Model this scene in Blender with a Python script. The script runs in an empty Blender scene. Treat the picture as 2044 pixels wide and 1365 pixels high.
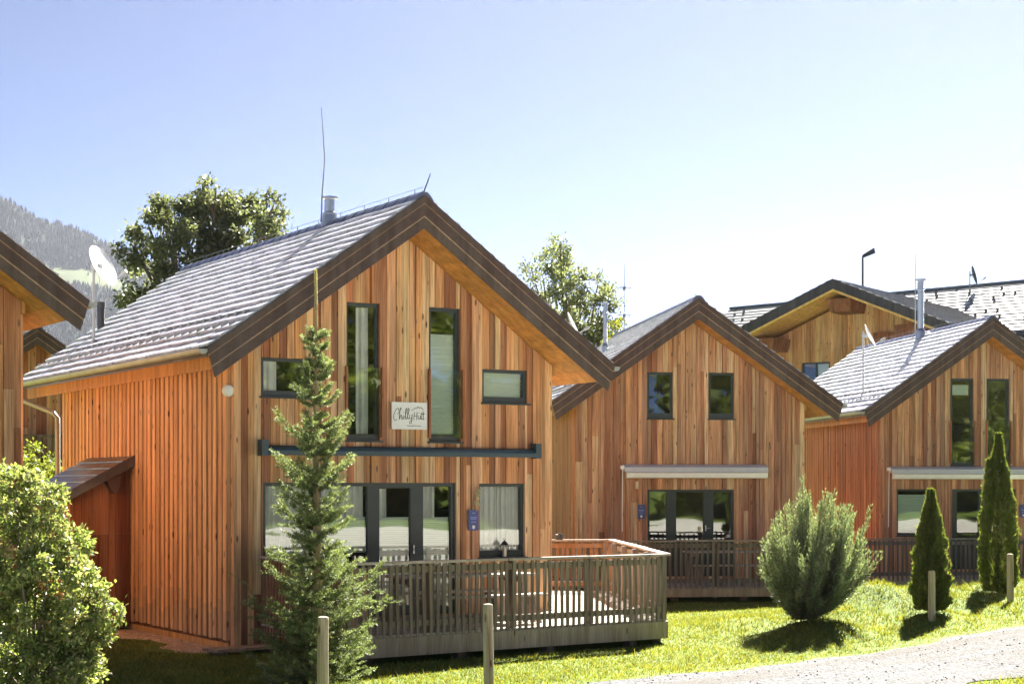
import bpy, math, random
import numpy as np
from mathutils import Vector, Matrix
R = math.radians
rnd = random.Random(7)
rng = np.random.default_rng(11)
sc = bpy.context.scene
COL = sc.collection
FPX, UC, HZ, EYE = 3446.6, 1022.0, 972.64, 2.46      # calibrated lens of the photo (px), horizon row, eye height

def px(u, Y): return (u - UC) / FPX * Y
def pz(v, Y): return EYE + (HZ - v) / FPX * Y

# ------------------------------------------------------------------ helpers
def tag(o, label=None, cat=None, group=None, kind=None):
    if label: o['label'] = label
    if cat: o['category'] = cat
    if group: o['group'] = group
    if kind: o['kind'] = kind
    return o

def empty(name, loc, rz=0.0, label=None, cat=None, group=None):
    o = bpy.data.objects.new(name, None); COL.objects.link(o)
    o.location = loc; o.rotation_euler = (0, 0, rz); o.empty_display_size = .3
    return tag(o, label, cat, group)

def link(name, me, parent=None, loc=(0, 0, 0), rz=0.0):
    o = bpy.data.objects.new(name, me); COL.objects.link(o)
    o.location = loc; o.rotation_euler = (0, 0, rz)
    if parent: o.parent = parent
    return o

def kids(o): return [c for c in bpy.data.objects if c.parent == o]
def copy_tree(o, parent=None):
    c = o.copy(); COL.objects.link(c); c.parent = parent
    for k in kids(o): copy_tree(k, c)
    return c

class MB:
    def __init__(s): s.v = []; s.f = []; s.c = []
    def hexa(s, p, col=(1, 1, 1)):
        # p: 4 bottom pts (ccw from above) then 4 top pts
        b = len(s.v); s.v += [tuple(q) for q in p]
        for f in ((3, 2, 1, 0), (4, 5, 6, 7), (0, 1, 5, 4), (1, 2, 6, 5), (2, 3, 7, 6), (3, 0, 4, 7)):
            s.f.append(tuple(b + i for i in f)); s.c.append(col)
    def box(s, x0, x1, y0, y1, z0, z1, col=(1, 1, 1)):
        s.hexa([(x0, y0, z0), (x1, y0, z0), (x1, y1, z0), (x0, y1, z0), (x0, y0, z1), (x1, y0, z1), (x1, y1, z1), (x0, y1, z1)], col)
    def poly(s, pts, col=(1, 1, 1)):
        b = len(s.v); s.v += [tuple(p) for p in pts]; s.f.append(tuple(range(b, b + len(pts)))); s.c.append(col)
    def prism(s, pts, d, col=(1, 1, 1)):
        # extrude polygon pts (3-D) by vector d
        n = len(pts); b = len(s.v); d = Vector(d)
        s.v += [tuple(p) for p in pts] + [tuple(Vector(p) + d) for p in pts]
        s.f.append(tuple(range(b + n - 1, b - 1, -1))); s.f.append(tuple(range(b + n, b + 2 * n))); s.c += [col, col]
        for i in range(n):
            j = (i + 1) % n; s.f.append((b + i, b + j, b + n + j, b + n + i)); s.c.append(col)
    def tube(s, path, r, n=8, col=(1, 1, 1), caps=True):
        path = [Vector(p) for p in path]; m = len(path)
        rs = r if isinstance(r, (list, tuple)) else [r] * m
        b = len(s.v); ref = None
        for i, p in enumerate(path):
            t = (path[min(i + 1, m - 1)] - path[max(i - 1, 0)]).normalized()
            if ref is None: ref = Vector((0, 0, 1)) if abs(t.z) < .9 else Vector((1, 0, 0))
            u = t.cross(ref).normalized(); w = t.cross(u).normalized(); ref = w.cross(t) if False else ref
            for k in range(n):
                a = 2 * math.pi * k / n; q = p + (u * math.cos(a) + w * math.sin(a)) * rs[i]; s.v.append(tuple(q))
        for i in range(m - 1):
            for k in range(n):
                l = (k + 1) % n
                s.f.append((b + i * n + k, b + i * n + l, b + (i + 1) * n + l, b + (i + 1) * n + k)); s.c.append(col)
        if caps:
            s.f.append(tuple(b + k for k in range(n - 1, -1, -1))); s.f.append(tuple(b + (m - 1) * n + k for k in range(n))); s.c += [col, col]
    def lathe(s, prof, n=16, col=(1, 1, 1), c=(0, 0, 0)):
        b = len(s.v); m = len(prof)
        for r, z in prof:
            for k in range(n):
                a = 2 * math.pi * k / n; s.v.append((c[0] + r * math.cos(a), c[1] + r * math.sin(a), c[2] + z))
        for i in range(m - 1):
            for k in range(n):
                l = (k + 1) % n; s.f.append((b + i * n + k, b + i * n + l, b + (i + 1) * n + l, b + (i + 1) * n + k)); s.c.append(col)
        s.f.append(tuple(b + k for k in range(n - 1, -1, -1))); s.f.append(tuple(b + (m - 1) * n + k for k in range(n))); s.c += [col, col]
    def mesh(s, name, mat, smooth=False):
        me = bpy.data.meshes.new(name); me.from_pydata(s.v, [], s.f); me.update()
        at = me.attributes.new('col', 'FLOAT_COLOR', 'FACE')
        arr = np.ones((len(s.f), 4), np.float32)
        arr[:, :3] = np.array(s.c, np.float32)
        at.data.foreach_set('color', arr.ravel())
        me.materials.append(mat)
        if smooth: me.polygons.foreach_set('use_smooth', [True] * len(me.polygons))
        return me
    def build(s, name, mat, parent=None, loc=(0, 0, 0), rz=0.0, smooth=False):
        return link(name, s.mesh(name, mat, smooth), parent, loc, rz)

def raw_mesh(name, V, k, C, mat):
    """V: (n*k,3) verts, faces of k consecutive verts, C: (n,3) face colours"""
    V = np.asarray(V, np.float32); n = len(V) // k
    me = bpy.data.meshes.new(name)
    me.vertices.add(n * k); me.vertices.foreach_set('co', V.ravel())
    me.loops.add(n * k); me.loops.foreach_set('vertex_index', np.arange(n * k, dtype=np.int32))
    me.polygons.add(n); me.polygons.foreach_set('loop_start', np.arange(0, n * k, k, dtype=np.int32))
    try: me.polygons.foreach_set('loop_total', np.full(n, k, np.int32))
    except Exception: pass
    me.update(calc_edges=True)
    at = me.attributes.new('col', 'FLOAT_COLOR', 'FACE')
    a = np.ones((n, 4), np.float32); a[:, :3] = C; at.data.foreach_set('color', a.ravel())
    me.materials.append(mat)
    return me

def unit(a): return a / np.maximum(np.linalg.norm(a, axis=1, keepdims=True), 1e-9)

def leaf_verts(P, D, N, ln, wd):
    """folded diamond leaves: base P, direction D, normal-ish N"""
    D = unit(D); S = unit(np.cross(D, N)); U = np.cross(S, D)
    ln = np.reshape(ln, (-1, 1)); wd = np.reshape(wd, (-1, 1))
    a = P; b = P + D * ln * .5 + S * wd * .5 + U * wd * .16; c = P + D * ln; d = P + D * ln * .5 - S * wd * .5 + U * wd * .16
    return np.stack([a, b, c, d], 1).reshape(-1, 3)

# ------------------------------------------------------------------ materials
def newmat(name):
    m = bpy.data.materials.new(name); m.use_nodes = True
    nt = m.node_tree; nt.nodes.clear()
    out = nt.nodes.new('ShaderNodeOutputMaterial')
    return m, nt, out
def N(nt, t, **kw):
    n = nt.nodes.new(t)
    for k, v in kw.items():
        if k.startswith('i_'):
            n.inputs[k[2:].replace('_', ' ')].default_value = v
        else: setattr(n, k, v)
    return n
def ramp(nt, src, pts):
    r = nt.nodes.new('ShaderNodeValToRGB'); e = r.color_ramp.elements
    while len(e) < len(pts): e.new(.5)
    for el, (p, c) in zip(e, pts):
        el.position = p; el.color = (*c, 1) if len(c) == 3 else c
    nt.links.new(src, r.inputs['Fac']); return r.outputs['Color']
def mixc(nt, a, b, fac, mode='MIX'):
    m = nt.nodes.new('ShaderNodeMix'); m.data_type = 'RGBA'; m.blend_type = mode
    def put(sock, v):
        if hasattr(v, 'links') or isinstance(v, bpy.types.NodeSocket): nt.links.new(v, sock)
        elif isinstance(v, (int, float)): sock.default_value = v
        else: sock.default_value = (*v, 1)
    put(m.inputs[0], fac); put(m.inputs[6], a); put(m.inputs[7], b)
    return m.outputs[2]
def coords(nt, scale, kind='Object'):
    tc = N(nt, 'ShaderNodeTexCoord'); mp = N(nt, 'ShaderNodeMapping'); mp.inputs['Scale'].default_value = scale
    nt.links.new(tc.outputs[kind], mp.inputs['Vector']); return mp.outputs['Vector']
def noise(nt, vec, scale, detail=4, rough=.55, out='Fac'):
    n = N(nt, 'ShaderNodeTexNoise'); n.inputs['Scale'].default_value = scale; n.inputs['Detail'].default_value = detail; n.inputs['Roughness'].default_value = rough
    if vec is not None: nt.links.new(vec, n.inputs['Vector'])
    return n.outputs[out]
def attr(nt):
    a = N(nt, 'ShaderNodeAttribute'); a.attribute_name = 'col'; return a.outputs['Color']
def principled(nt, out, base, rough=.7, spec=.3, metal=0.0, bump=None, bstr=.3, bdist=.01):
    p = N(nt, 'ShaderNodeBsdfPrincipled')
    for k, v in (('Roughness', rough), ('Specular IOR Level', spec), ('Metallic', metal)):
        if isinstance(v, bpy.types.NodeSocket): nt.links.new(v, p.inputs[k])
        else: p.inputs[k].default_value = v
    if isinstance(base, bpy.types.NodeSocket): nt.links.new(base, p.inputs['Base Color'])
    else: p.inputs['Base Color'].default_value = (*base, 1)
    if bump is not None:
        b = N(nt, 'ShaderNodeBump'); b.inputs['Strength'].default_value = bstr; b.inputs['Distance'].default_value = bdist
        nt.links.new(bump, b.inputs['Height']); nt.links.new(b.outputs[0], p.inputs['Normal'])
    nt.links.new(p.outputs[0], out.inputs['Surface']); return p

def wood_mat(name, grain=(45, 45, 1.6), knots=True, weather=0.0, wcol=(.25, .21, .18), rough=.75, amp=.45, bstr=.35, streak=.0):
    m, nt, out = newmat(name)
    v = coords(nt, grain)
    g = noise(nt, v, 1.0, 6, .65)
    gc = ramp(nt, g, [(.25, (1 - amp,) * 3), (.55, (1.0,) * 3), (.8, (1 + amp * .35,) * 3)])
    base = mixc(nt, attr(nt), gc, 1.0, 'MULTIPLY')
    # slow tone drift along each board
    v2 = coords(nt, (7, 7, .55)); g2 = noise(nt, v2, 1.0, 3)
    base = mixc(nt, base, ramp(nt, g2, [(.3, (.72, .66, .62)), (.65, (1.12, 1.1, 1.06))]), 1.0, 'MULTIPLY')
    if knots:
        vk = coords(nt, (9, 9, 2.6)); vo = N(nt, 'ShaderNodeTexVoronoi'); vo.inputs['Scale'].default_value = 1.0
        nt.links.new(vk, vo.inputs['Vector'])
        kf = ramp(nt, vo.outputs['Distance'], [(.10, (1, 1, 1)), (.18, (0, 0, 0))])
        kn = noise(nt, coords(nt, (3, 3, 1.1)), 1.0, 1)
        kk = mixc(nt, kf, ramp(nt, kn, [(.42, (0, 0, 0)), (.5, (1, 1, 1))]), 1.0, 'MULTIPLY')
        base = mixc(nt, base, (.12, .06, .035), kk)
    if knots:
        st = noise(nt, coords(nt, (26, 26, .55)), 1.0, 3, .6)
        base = mixc(nt, base, mixc(nt, base, (.36, .26, .20), 1.0, 'MULTIPLY'), ramp(nt, st, [(.50, (0, 0, 0)), (.68, (streak,) * 3)]))
    if weather > 0:
        vw = coords(nt, (5, 5, .35)); w = noise(nt, vw, 1.0, 4)
        base = mixc(nt, base, wcol, ramp(nt, w, [(.45, (0, 0, 0)), (.75, (weather,) * 3)]))
    principled(nt, out, base, rough, .25, 0, g, bstr, .006)
    return m

def plain(name, base, rough=.6, spec=.3, metal=0.0, var=.12, sc_=6.0):
    m, nt, out = newmat(name)
    n = noise(nt, coords(nt, (sc_,) * 3), 1.0, 5)
    b = mixc(nt, base, ramp(nt, n, [(.3, (1 - var,) * 3), (.7, (1 + var,) * 3)]), 1.0, 'MULTIPLY')
    principled(nt, out, b, rough, spec, metal); return m

def leaf_mat(name, trans=.45, rough=.5, spec=.25, tint=(1.25, 1.25, .6)):
    m, nt, out = newmat(name)
    c = attr(nt)
    p = N(nt, 'ShaderNodeBsdfPrincipled'); p.inputs['Roughness'].default_value = rough; p.inputs['Specular IOR Level'].default_value = spec
    nt.links.new(c, p.inputs['Base Color'])
    t = N(nt, 'ShaderNodeBsdfTranslucent'); nt.links.new(mixc(nt, c, tint, 1.0, 'MULTIPLY'), t.inputs['Color'])
    x = N(nt, 'ShaderNodeMixShader'); x.inputs[0].default_value = trans
    nt.links.new(p.outputs[0], x.inputs[1]); nt.links.new(t.outputs[0], x.inputs[2]); nt.links.new(x.outputs[0], out.inputs['Surface'])
    return m

def glass_mat():
    m, nt, out = newmat('window_glass')
    fr = N(nt, 'ShaderNodeFresnel'); fr.inputs['IOR'].default_value = 1.75
    ma = N(nt, 'ShaderNodeMath', operation='MULTIPLY_ADD'); ma.inputs[1].default_value = 1.15; ma.inputs[2].default_value = .035
    ma.use_clamp = True; nt.links.new(fr.outputs[0], ma.inputs[0])
    tr = N(nt, 'ShaderNodeBsdfTransparent'); tr.inputs['Color'].default_value = (.95, .98, .96, 1)
    gl = N(nt, 'ShaderNodeBsdfGlossy'); gl.inputs['Roughness'].default_value = .015; gl.inputs['Color'].default_value = (.9, .95, .93, 1)
    wv = noise(nt, coords(nt, (1.1, 1.1, .9)), 1.0, 1)
    b = N(nt, 'ShaderNodeBump'); b.inputs['Strength'].default_value = .12; b.inputs['Distance'].default_value = .02
    nt.links.new(wv, b.inputs['Height']); nt.links.new(b.outputs[0], gl.inputs['Normal'])
    x = N(nt, 'ShaderNodeMixShader'); nt.links.new(ma.outputs[0], x.inputs[0]); nt.links.new(tr.outputs[0], x.inputs[1]); nt.links.new(gl.outputs[0], x.inputs[2])
    nt.links.new(x.outputs[0], out.inputs['Surface']); return m

def tile_mat():
    m, nt, out = newmat('concrete_roof_tile')
    n = noise(nt, coords(nt, (9, 9, 9)), 1.0, 6, .7)
    b = mixc(nt, attr(nt), ramp(nt, n, [(.3, (.7,) * 3), (.7, (1.25,) * 3)]), 1.0, 'MULTIPLY')
    l = noise(nt, coords(nt, (2.2, 2.2, 2.2)), 1.0, 4)
    b = mixc(nt, b, (.19, .19, .17), ramp(nt, l, [(.5, (0, 0, 0)), (.7, (.6,) * 3)]))
    rr = ramp(nt, n, [(.3, (.26,) * 3), (.75, (.42,) * 3)])
    principled(nt, out, b, rr, .75, 0, n, .25, .004); return m

def grass_ground_mat():
    m, nt, out = newmat('lawn_soil')
    v = coords(nt, (1, 1, 1))
    n1 = noise(nt, v, 1.3, 5); n2 = noise(nt, v, 22, 4); n3 = noise(nt, v, .25, 2)
    c = ramp(nt, n2, [(.3, (.05, .09, .016)), (.5, (.115, .17, .034)), (.75, (.20, .235, .06))])
    c = mixc(nt, c, (.17, .14, .06), ramp(nt, n1, [(.58, (0, 0, 0)), (.75, (.5,) * 3)]))
    c = mixc(nt, c, ramp(nt, n3, [(.35, (.85, .9, .8)), (.65, (1.1, 1.05, 1.0))]), 1.0, 'MULTIPLY')
    principled(nt, out, c, .9, .1, 0, n2, .6, .03); return m

RD_X, RD_Y = .752, .659
def gravel_mat():
    m, nt, out = newmat('gravel')
    v = coords(nt, (1, 1, 1))
    vo = N(nt, 'ShaderNodeTexVoronoi'); vo.inputs['Scale'].default_value = 28; nt.links.new(v, vo.inputs['Vector'])
    tcg = N(nt, 'ShaderNodeTexCoord'); mpg = N(nt, 'ShaderNodeMapping'); mpg.vector_type = 'TEXTURE'; mpg.inputs['Rotation'].default_value = (0, 0, math.atan2(RD_Y, RD_X)); mpg.inputs['Scale'].default_value = (7, .55, 1)
    nt.links.new(tcg.outputs['Object'], mpg.inputs['Vector']); n1 = noise(nt, mpg.outputs['Vector'], 1.0, 5); n2 = noise(nt, v, 60, 3)
    c = ramp(nt, vo.outputs['Color'], [(.1, (.040, .042, .046)), (.5, (.100, .103, .110)), (.9, (.168, .172, .182))])
    c = mixc(nt, c, ramp(nt, n2, [(.35, (.6,) * 3), (.6, (1.1,) * 3)]), 1.0, 'MULTIPLY')
    c = mixc(nt, c, (.075, .068, .058), ramp(nt, n1, [(.46, (0, 0, 0)), (.64, (.75,) * 3)]))
    principled(nt, out, c, .9, .15, 0, vo.outputs['Distance'], .9, .03); return m

M = {}
M['clad'] = wood_mat('larch_cladding', (48, 48, 1.5), True, .4, (.40, .28, .19), .74, .62, streak=.62)
M['cladw'] = wood_mat('weathered_larch', (48, 48, 1.5), True, .55, (.40, .30, .23), .78, .68, streak=.75)
M['batten'] = wood_mat('larch_batten', (50, 50, 1.2), True, .35, (.50, .33, .20), .72, .5, streak=.6)
M['soffit'] = wood_mat('pine_soffit', (3, 9, 30), False, 0, rough=.6, amp=.18)
M['barge'] = wood_mat('stained_barge', (4, 40, 16), False, .25, (.22, .19, .18), .6, .3)
M['greywood'] = wood_mat('silvered_deck_wood', (40, 40, 2.5), True, .5, (.30, .28, .265), .8, .45)
M['deckwood'] = wood_mat('deck_plank', (6, 40, 20), False, .5, (.42, .39, .36), .7, .35)
M['postwood'] = wood_mat('round_post', (60, 60, 2.0), True, .6, (.36, .34, .27), .85, .6, .8, streak=.6)
M['bark'] = wood_mat('bark', (12, 12, 3), False, .3, (.16, .14, .12), .9, .6, .8)
M['tile'] = tile_mat()
M['glass'] = glass_mat()
M['frame'] = plain('anthracite_frame', (.030, .042, .044), .42, .45, 0, .15)
M['zinc'] = plain('zinc_gutter', (.34, .35, .33), .42, .5, .35, .15, 3)
M['steel'] = plain('stainless_flue', (.42, .43, .45), .3, .5, .85, .1, 8)
M['darkmetal'] = plain('dark_metal', (.045, .045, .05), .5, .4, .3)
M['white'] = plain('white_plastic', (.78, .78, .76), .4, .4, 0, .03)
M['dish'] = plain('dish_white', (.74, .74, .72), .45, .35, 0, .04)
M['awn_dark'] = plain('petrol_awning', (.035, .065, .085), .4, .5, .2, .1)
M['awn_white'] = plain('pale_awning', (.86, .86, .90), .45, .4, 0, .05)  # near-white finish of the front rail and crank
M['awn_grey'] = plain('grey_awning_hood', (.58, .60, .66), .45, .4, 0, .06)
M['blue'] = plain('blue_enamel', (.045, .06, .22), .35, .5, 0, .05)
M['signw'] = plain('sign_panel', (.80, .80, .79), .5, .3, 0, .05)
M['ink'] = plain('dark_lettering', (.03, .035, .045), .6, .2, 0, .05)
M['lightblue'] = plain('light_blue_print', (.20, .26, .62), .5, .3, 0, .05)
M['straw'] = plain('dried_straw', (.55, .47, .28), .9, .1, 0, .2, 40)
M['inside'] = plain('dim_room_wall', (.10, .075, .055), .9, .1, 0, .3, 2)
M['candle'] = plain('cream_candle', (.7, .62, .48), .6, .2, 0, .05)
M['cable'] = plain('grey_wire', (.20, .20, .22), .6, .3, .4)
M['lawn'] = grass_ground_mat(); M['gravel'] = gravel_mat()
M['leaf'] = leaf_mat('broad_leaf', .48, .42, .4, (1.2, 1.2, .65))
M['needle'] = leaf_mat('conifer_needle', .40, .5, .3, (1.25, 1.25, .65))
M['blade'] = leaf_mat('grass_blade', .5, .55, .2, (1.35, 1.25, .5))

def cloth_mat(name, base, zs):
    m, nt, out = newmat(name)
    w = N(nt, 'ShaderNodeTexWave'); w.wave_type = 'BANDS'; w.bands_direction = 'Z'; w.inputs['Scale'].default_value = zs
    nt.links.new(coords(nt, (1, 1, 1)), w.inputs['Vector'])
    c = mixc(nt, base, ramp(nt, w.outputs['Fac'], [(.0, (.82,) * 3), (.6, (1.0,) * 3)]), 1.0, 'MULTIPLY')
    p = N(nt, 'ShaderNodeBsdfPrincipled'); p.inputs['Roughness'].default_value = .85
    nt.links.new(c, p.inputs['Base Color']); nt.links.new(p.outputs[0], out.inputs['Surface']); return m
M['blind'] = cloth_mat('pleated_blind', (.74, .80, .73), 9)
M['curtain'] = plain('curtain_cloth', (.84, .83, .82), .9, .1, 0, .1, 3)

def hill_mat():
    m, nt, out = newmat('mountain_slope')
    n = noise(nt, coords(nt, (.02, .02, .02)), 1.0, 5)
    c = mixc(nt, attr(nt), ramp(nt, n, [(.3, (.75,) * 3), (.7, (1.2,) * 3)]), 1.0, 'MULTIPLY')
    principled(nt, out, c, .95, .05); return m
M['hill'] = hill_mat()

def jit(c, a, r=rnd):
    k = 1 + r.uniform(-a, a); return tuple(max(.005, x * k * (1 + r.uniform(-a * .25, a * .25))) for x in c)
WARM = [((.74, .44, .23), 3), ((.66, .34, .155), 4), ((.34, .135, .07), 4), ((.71, .40, .23), 3), ((.77, .52, .31), 2), ((.49, .215, .11), 4)]
AGED = [((.73, .46, .29), 3), ((.645, .355, .21), 4), ((.35, .16, .10), 4), ((.67, .385, .245), 4), ((.76, .54, .365), 2), ((.48, .245, .15), 4)]
def pick(pal, r):
    t = sum(w for _, w in pal); k = r.uniform(0, t)
    for c, w in pal:
        k -= w
        if k <= 0: return jit(c, .13, r)
    return pal[0][0]

# ------------------------------------------------------------------ terrain
RO, RD = np.array([1.0, 21.6]), np.array([.752, .659])       # a point of the road's house-side edge and its direction
def sstep(x, a, b):
    t = np.clip((x - a) / (b - a), 0, 1); return t * t * (3 - 2 * t)
def ground_z(x, y):
    x = np.asarray(x, float); y = np.asarray(y, float)
    s = (x - RO[0]) * RD[0] + (y - RO[1]) * RD[1]
    n = -(x - RO[0]) * RD[1] + (y - RO[1]) * RD[0]
    z = .045 * np.clip(s - 5, 0, 22) * sstep(-n, -7.0, -3.6)
    z = z - .10 * sstep(n, 5, 9) * sstep(s, 4, 12)
    b = sstep(n, .6, 1.6) * sstep(-n, -5.5, -3.5) * sstep(s, 5, 8)
    z = z + b * (.10 + .09 * np.sin(x * 2.1 + .6) * np.sin(y * 1.3) + .05 * np.sin(x * 4.3 + y * 2.2))
    z = z + .34 * np.exp(-((x - 6.75) / 1.15) ** 2 - ((y - 31.2) / 1.0) ** 2)
    z = z + .75 * sstep(-y, -13, -3) * sstep(-n, -1, 4)
    z = z + 3.0 * sstep(y, 56, 80) * sstep(x, -10, 8)
    return z
def gz(x, y): return float(ground_z(x, y))

def stretch(lo, hi, step, far, k=1.35):
    a = list(np.arange(lo, hi + 1e-6, step)); d = step
    while a[-1] < far: d *= k; a.append(a[-1] + d)
    d = step
    while a[0] > -far: d *= k; a.insert(0, a[0] - d)
    return np.array(a)
gx = stretch(-14, 20, .35, 2900); gy = stretch(14, 44, .35, 2900)
X, Y = np.meshgrid(gx, gy); Z = ground_z(X, Y)
nx, ny = len(gx), len(gy)
me = bpy.data.meshes.new('ground')
idx = np.arange(nx * ny).reshape(ny, nx)
F = np.stack([idx[:-1, :-1], idx[:-1, 1:], idx[1:, 1:], idx[1:, :-1]], -1).reshape(-1, 4)
me.from_pydata(np.stack([X, Y, Z], -1).reshape(-1, 3).tolist(), [], F.tolist())
me.polygons.foreach_set('use_smooth', [True] * len(me.polygons)); me.materials.append(M['lawn'])
tag(link('ground', me), kind='structure')

# gravel track: between its two ragged edges
rv = []; rf = []
ss = np.arange(-26, 60, .3); K = 13
for i, s in enumerate(ss):
    e0 = .10 * math.sin(s * 1.7) + .07 * math.sin(s * 4.1 + 1)
    e1 = -3.15 + .10 * math.sin(s * 1.3 + 2) + .08 * math.sin(s * 3.7)
    for k in range(K):
        n = e0 + (e1 - e0) * k / (K - 1)
        p = RO + RD * s + np.array([-RD[1], RD[0]]) * n
        rv.append((p[0], p[1], gz(p[0], p[1]) + (.012 if k in (0, K - 1) else .028 + .006 * math.sin(k * 1.9 + s))))
for i in range(len(ss) - 1):
    for k in range(K - 1): rf.append((i * K + k, i * K + k + 1, (i + 1) * K + k + 1, (i + 1) * K + k))
me = bpy.data.meshes.new('gravel_road'); me.from_pydata(rv, [], rf); me.materials.append(M['gravel'])
me.polygons.foreach_set('use_smooth', [True] * len(me.polygons))
tag(link('gravel_road', me), kind='structure')

# ------------------------------------------------------------------ the chalet type
TP = .704; H = 3.53; ZR = 6.98; OV = .75; LEN = 9.7; W = 2.84; WB = 8.7; TH = .48
def ztop(a): return ZR - TP * abs(a)
def zsof(a): return ZR - TH - TP * abs(a)

def boards(mb, x0, x1, y, ops, pal, r, ztopf, zbase=0.0, wmin=.09, wmax=.165, thick=.12, stops=(0.0,)):
    brk = sorted({x0, x1, *[s for s in stops if x0 < s < x1], *[e for o in ops for e in (o[0], o[1])]})
    for A, B in zip(brk, brk[1:]):
        w = B - A; n = max(1, round(w / r.uniform(wmin + .02, wmax - .02)))
        cuts = [0.0]
        for i in range(1, n): cuts.append((i + r.uniform(-.25, .25)) / n)
        cuts.append(1.0)
        for c0, c1 in zip(cuts, cuts[1:]):
            a, b = A + w * c0, A + w * c1
            hol = sorted([(o[2], o[3]) for o in ops if o[0] < (a + b) / 2 < o[1]])
            d = r.choice((0.0, .012, .024, .036)); z = zbase
            segs = []
            for h0, h1 in hol: segs.append((z, h0, False)); z = h1
            segs.append((z, None, True))
            col = pick(pal, r)
            for za, zb, last in segs:
                if not last and zb - za < .01: continue
                # long boards are sometimes two lengths
                cl = col if r.random() < .6 else pick(pal, r)
                ta, tb = (ztopf(a), ztopf(b)) if last else (zb, zb)
                if last and min(ta, tb) - za > 2.2 and r.random() < .45:
                    zj = za + r.uniform(.7, min(ta, tb) - za - .7); d2_ = max(0, d + r.uniform(-.006, .004))
                    mb.hexa([(a, y - d2_, za), (b - .007, y - d2_, za), (b - .007, y + thick, za), (a, y + thick, za),
                             (a, y - d2_, zj - .004), (b - .007, y - d2_, zj - .004), (b - .007, y + thick, zj - .004), (a, y + thick, zj - .004)], cl)
                    za = zj; cl = pick(pal, r)
                mb.hexa([(a, y - d, za), (b - .007, y - d, za), (b - .007, y + thick, za), (a, y + thick, za),
                         (a, y - d, ta), (b - .007, y - d, tb), (b - .007, y + thick, tb), (a, y + thick, ta)], cl)

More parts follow.
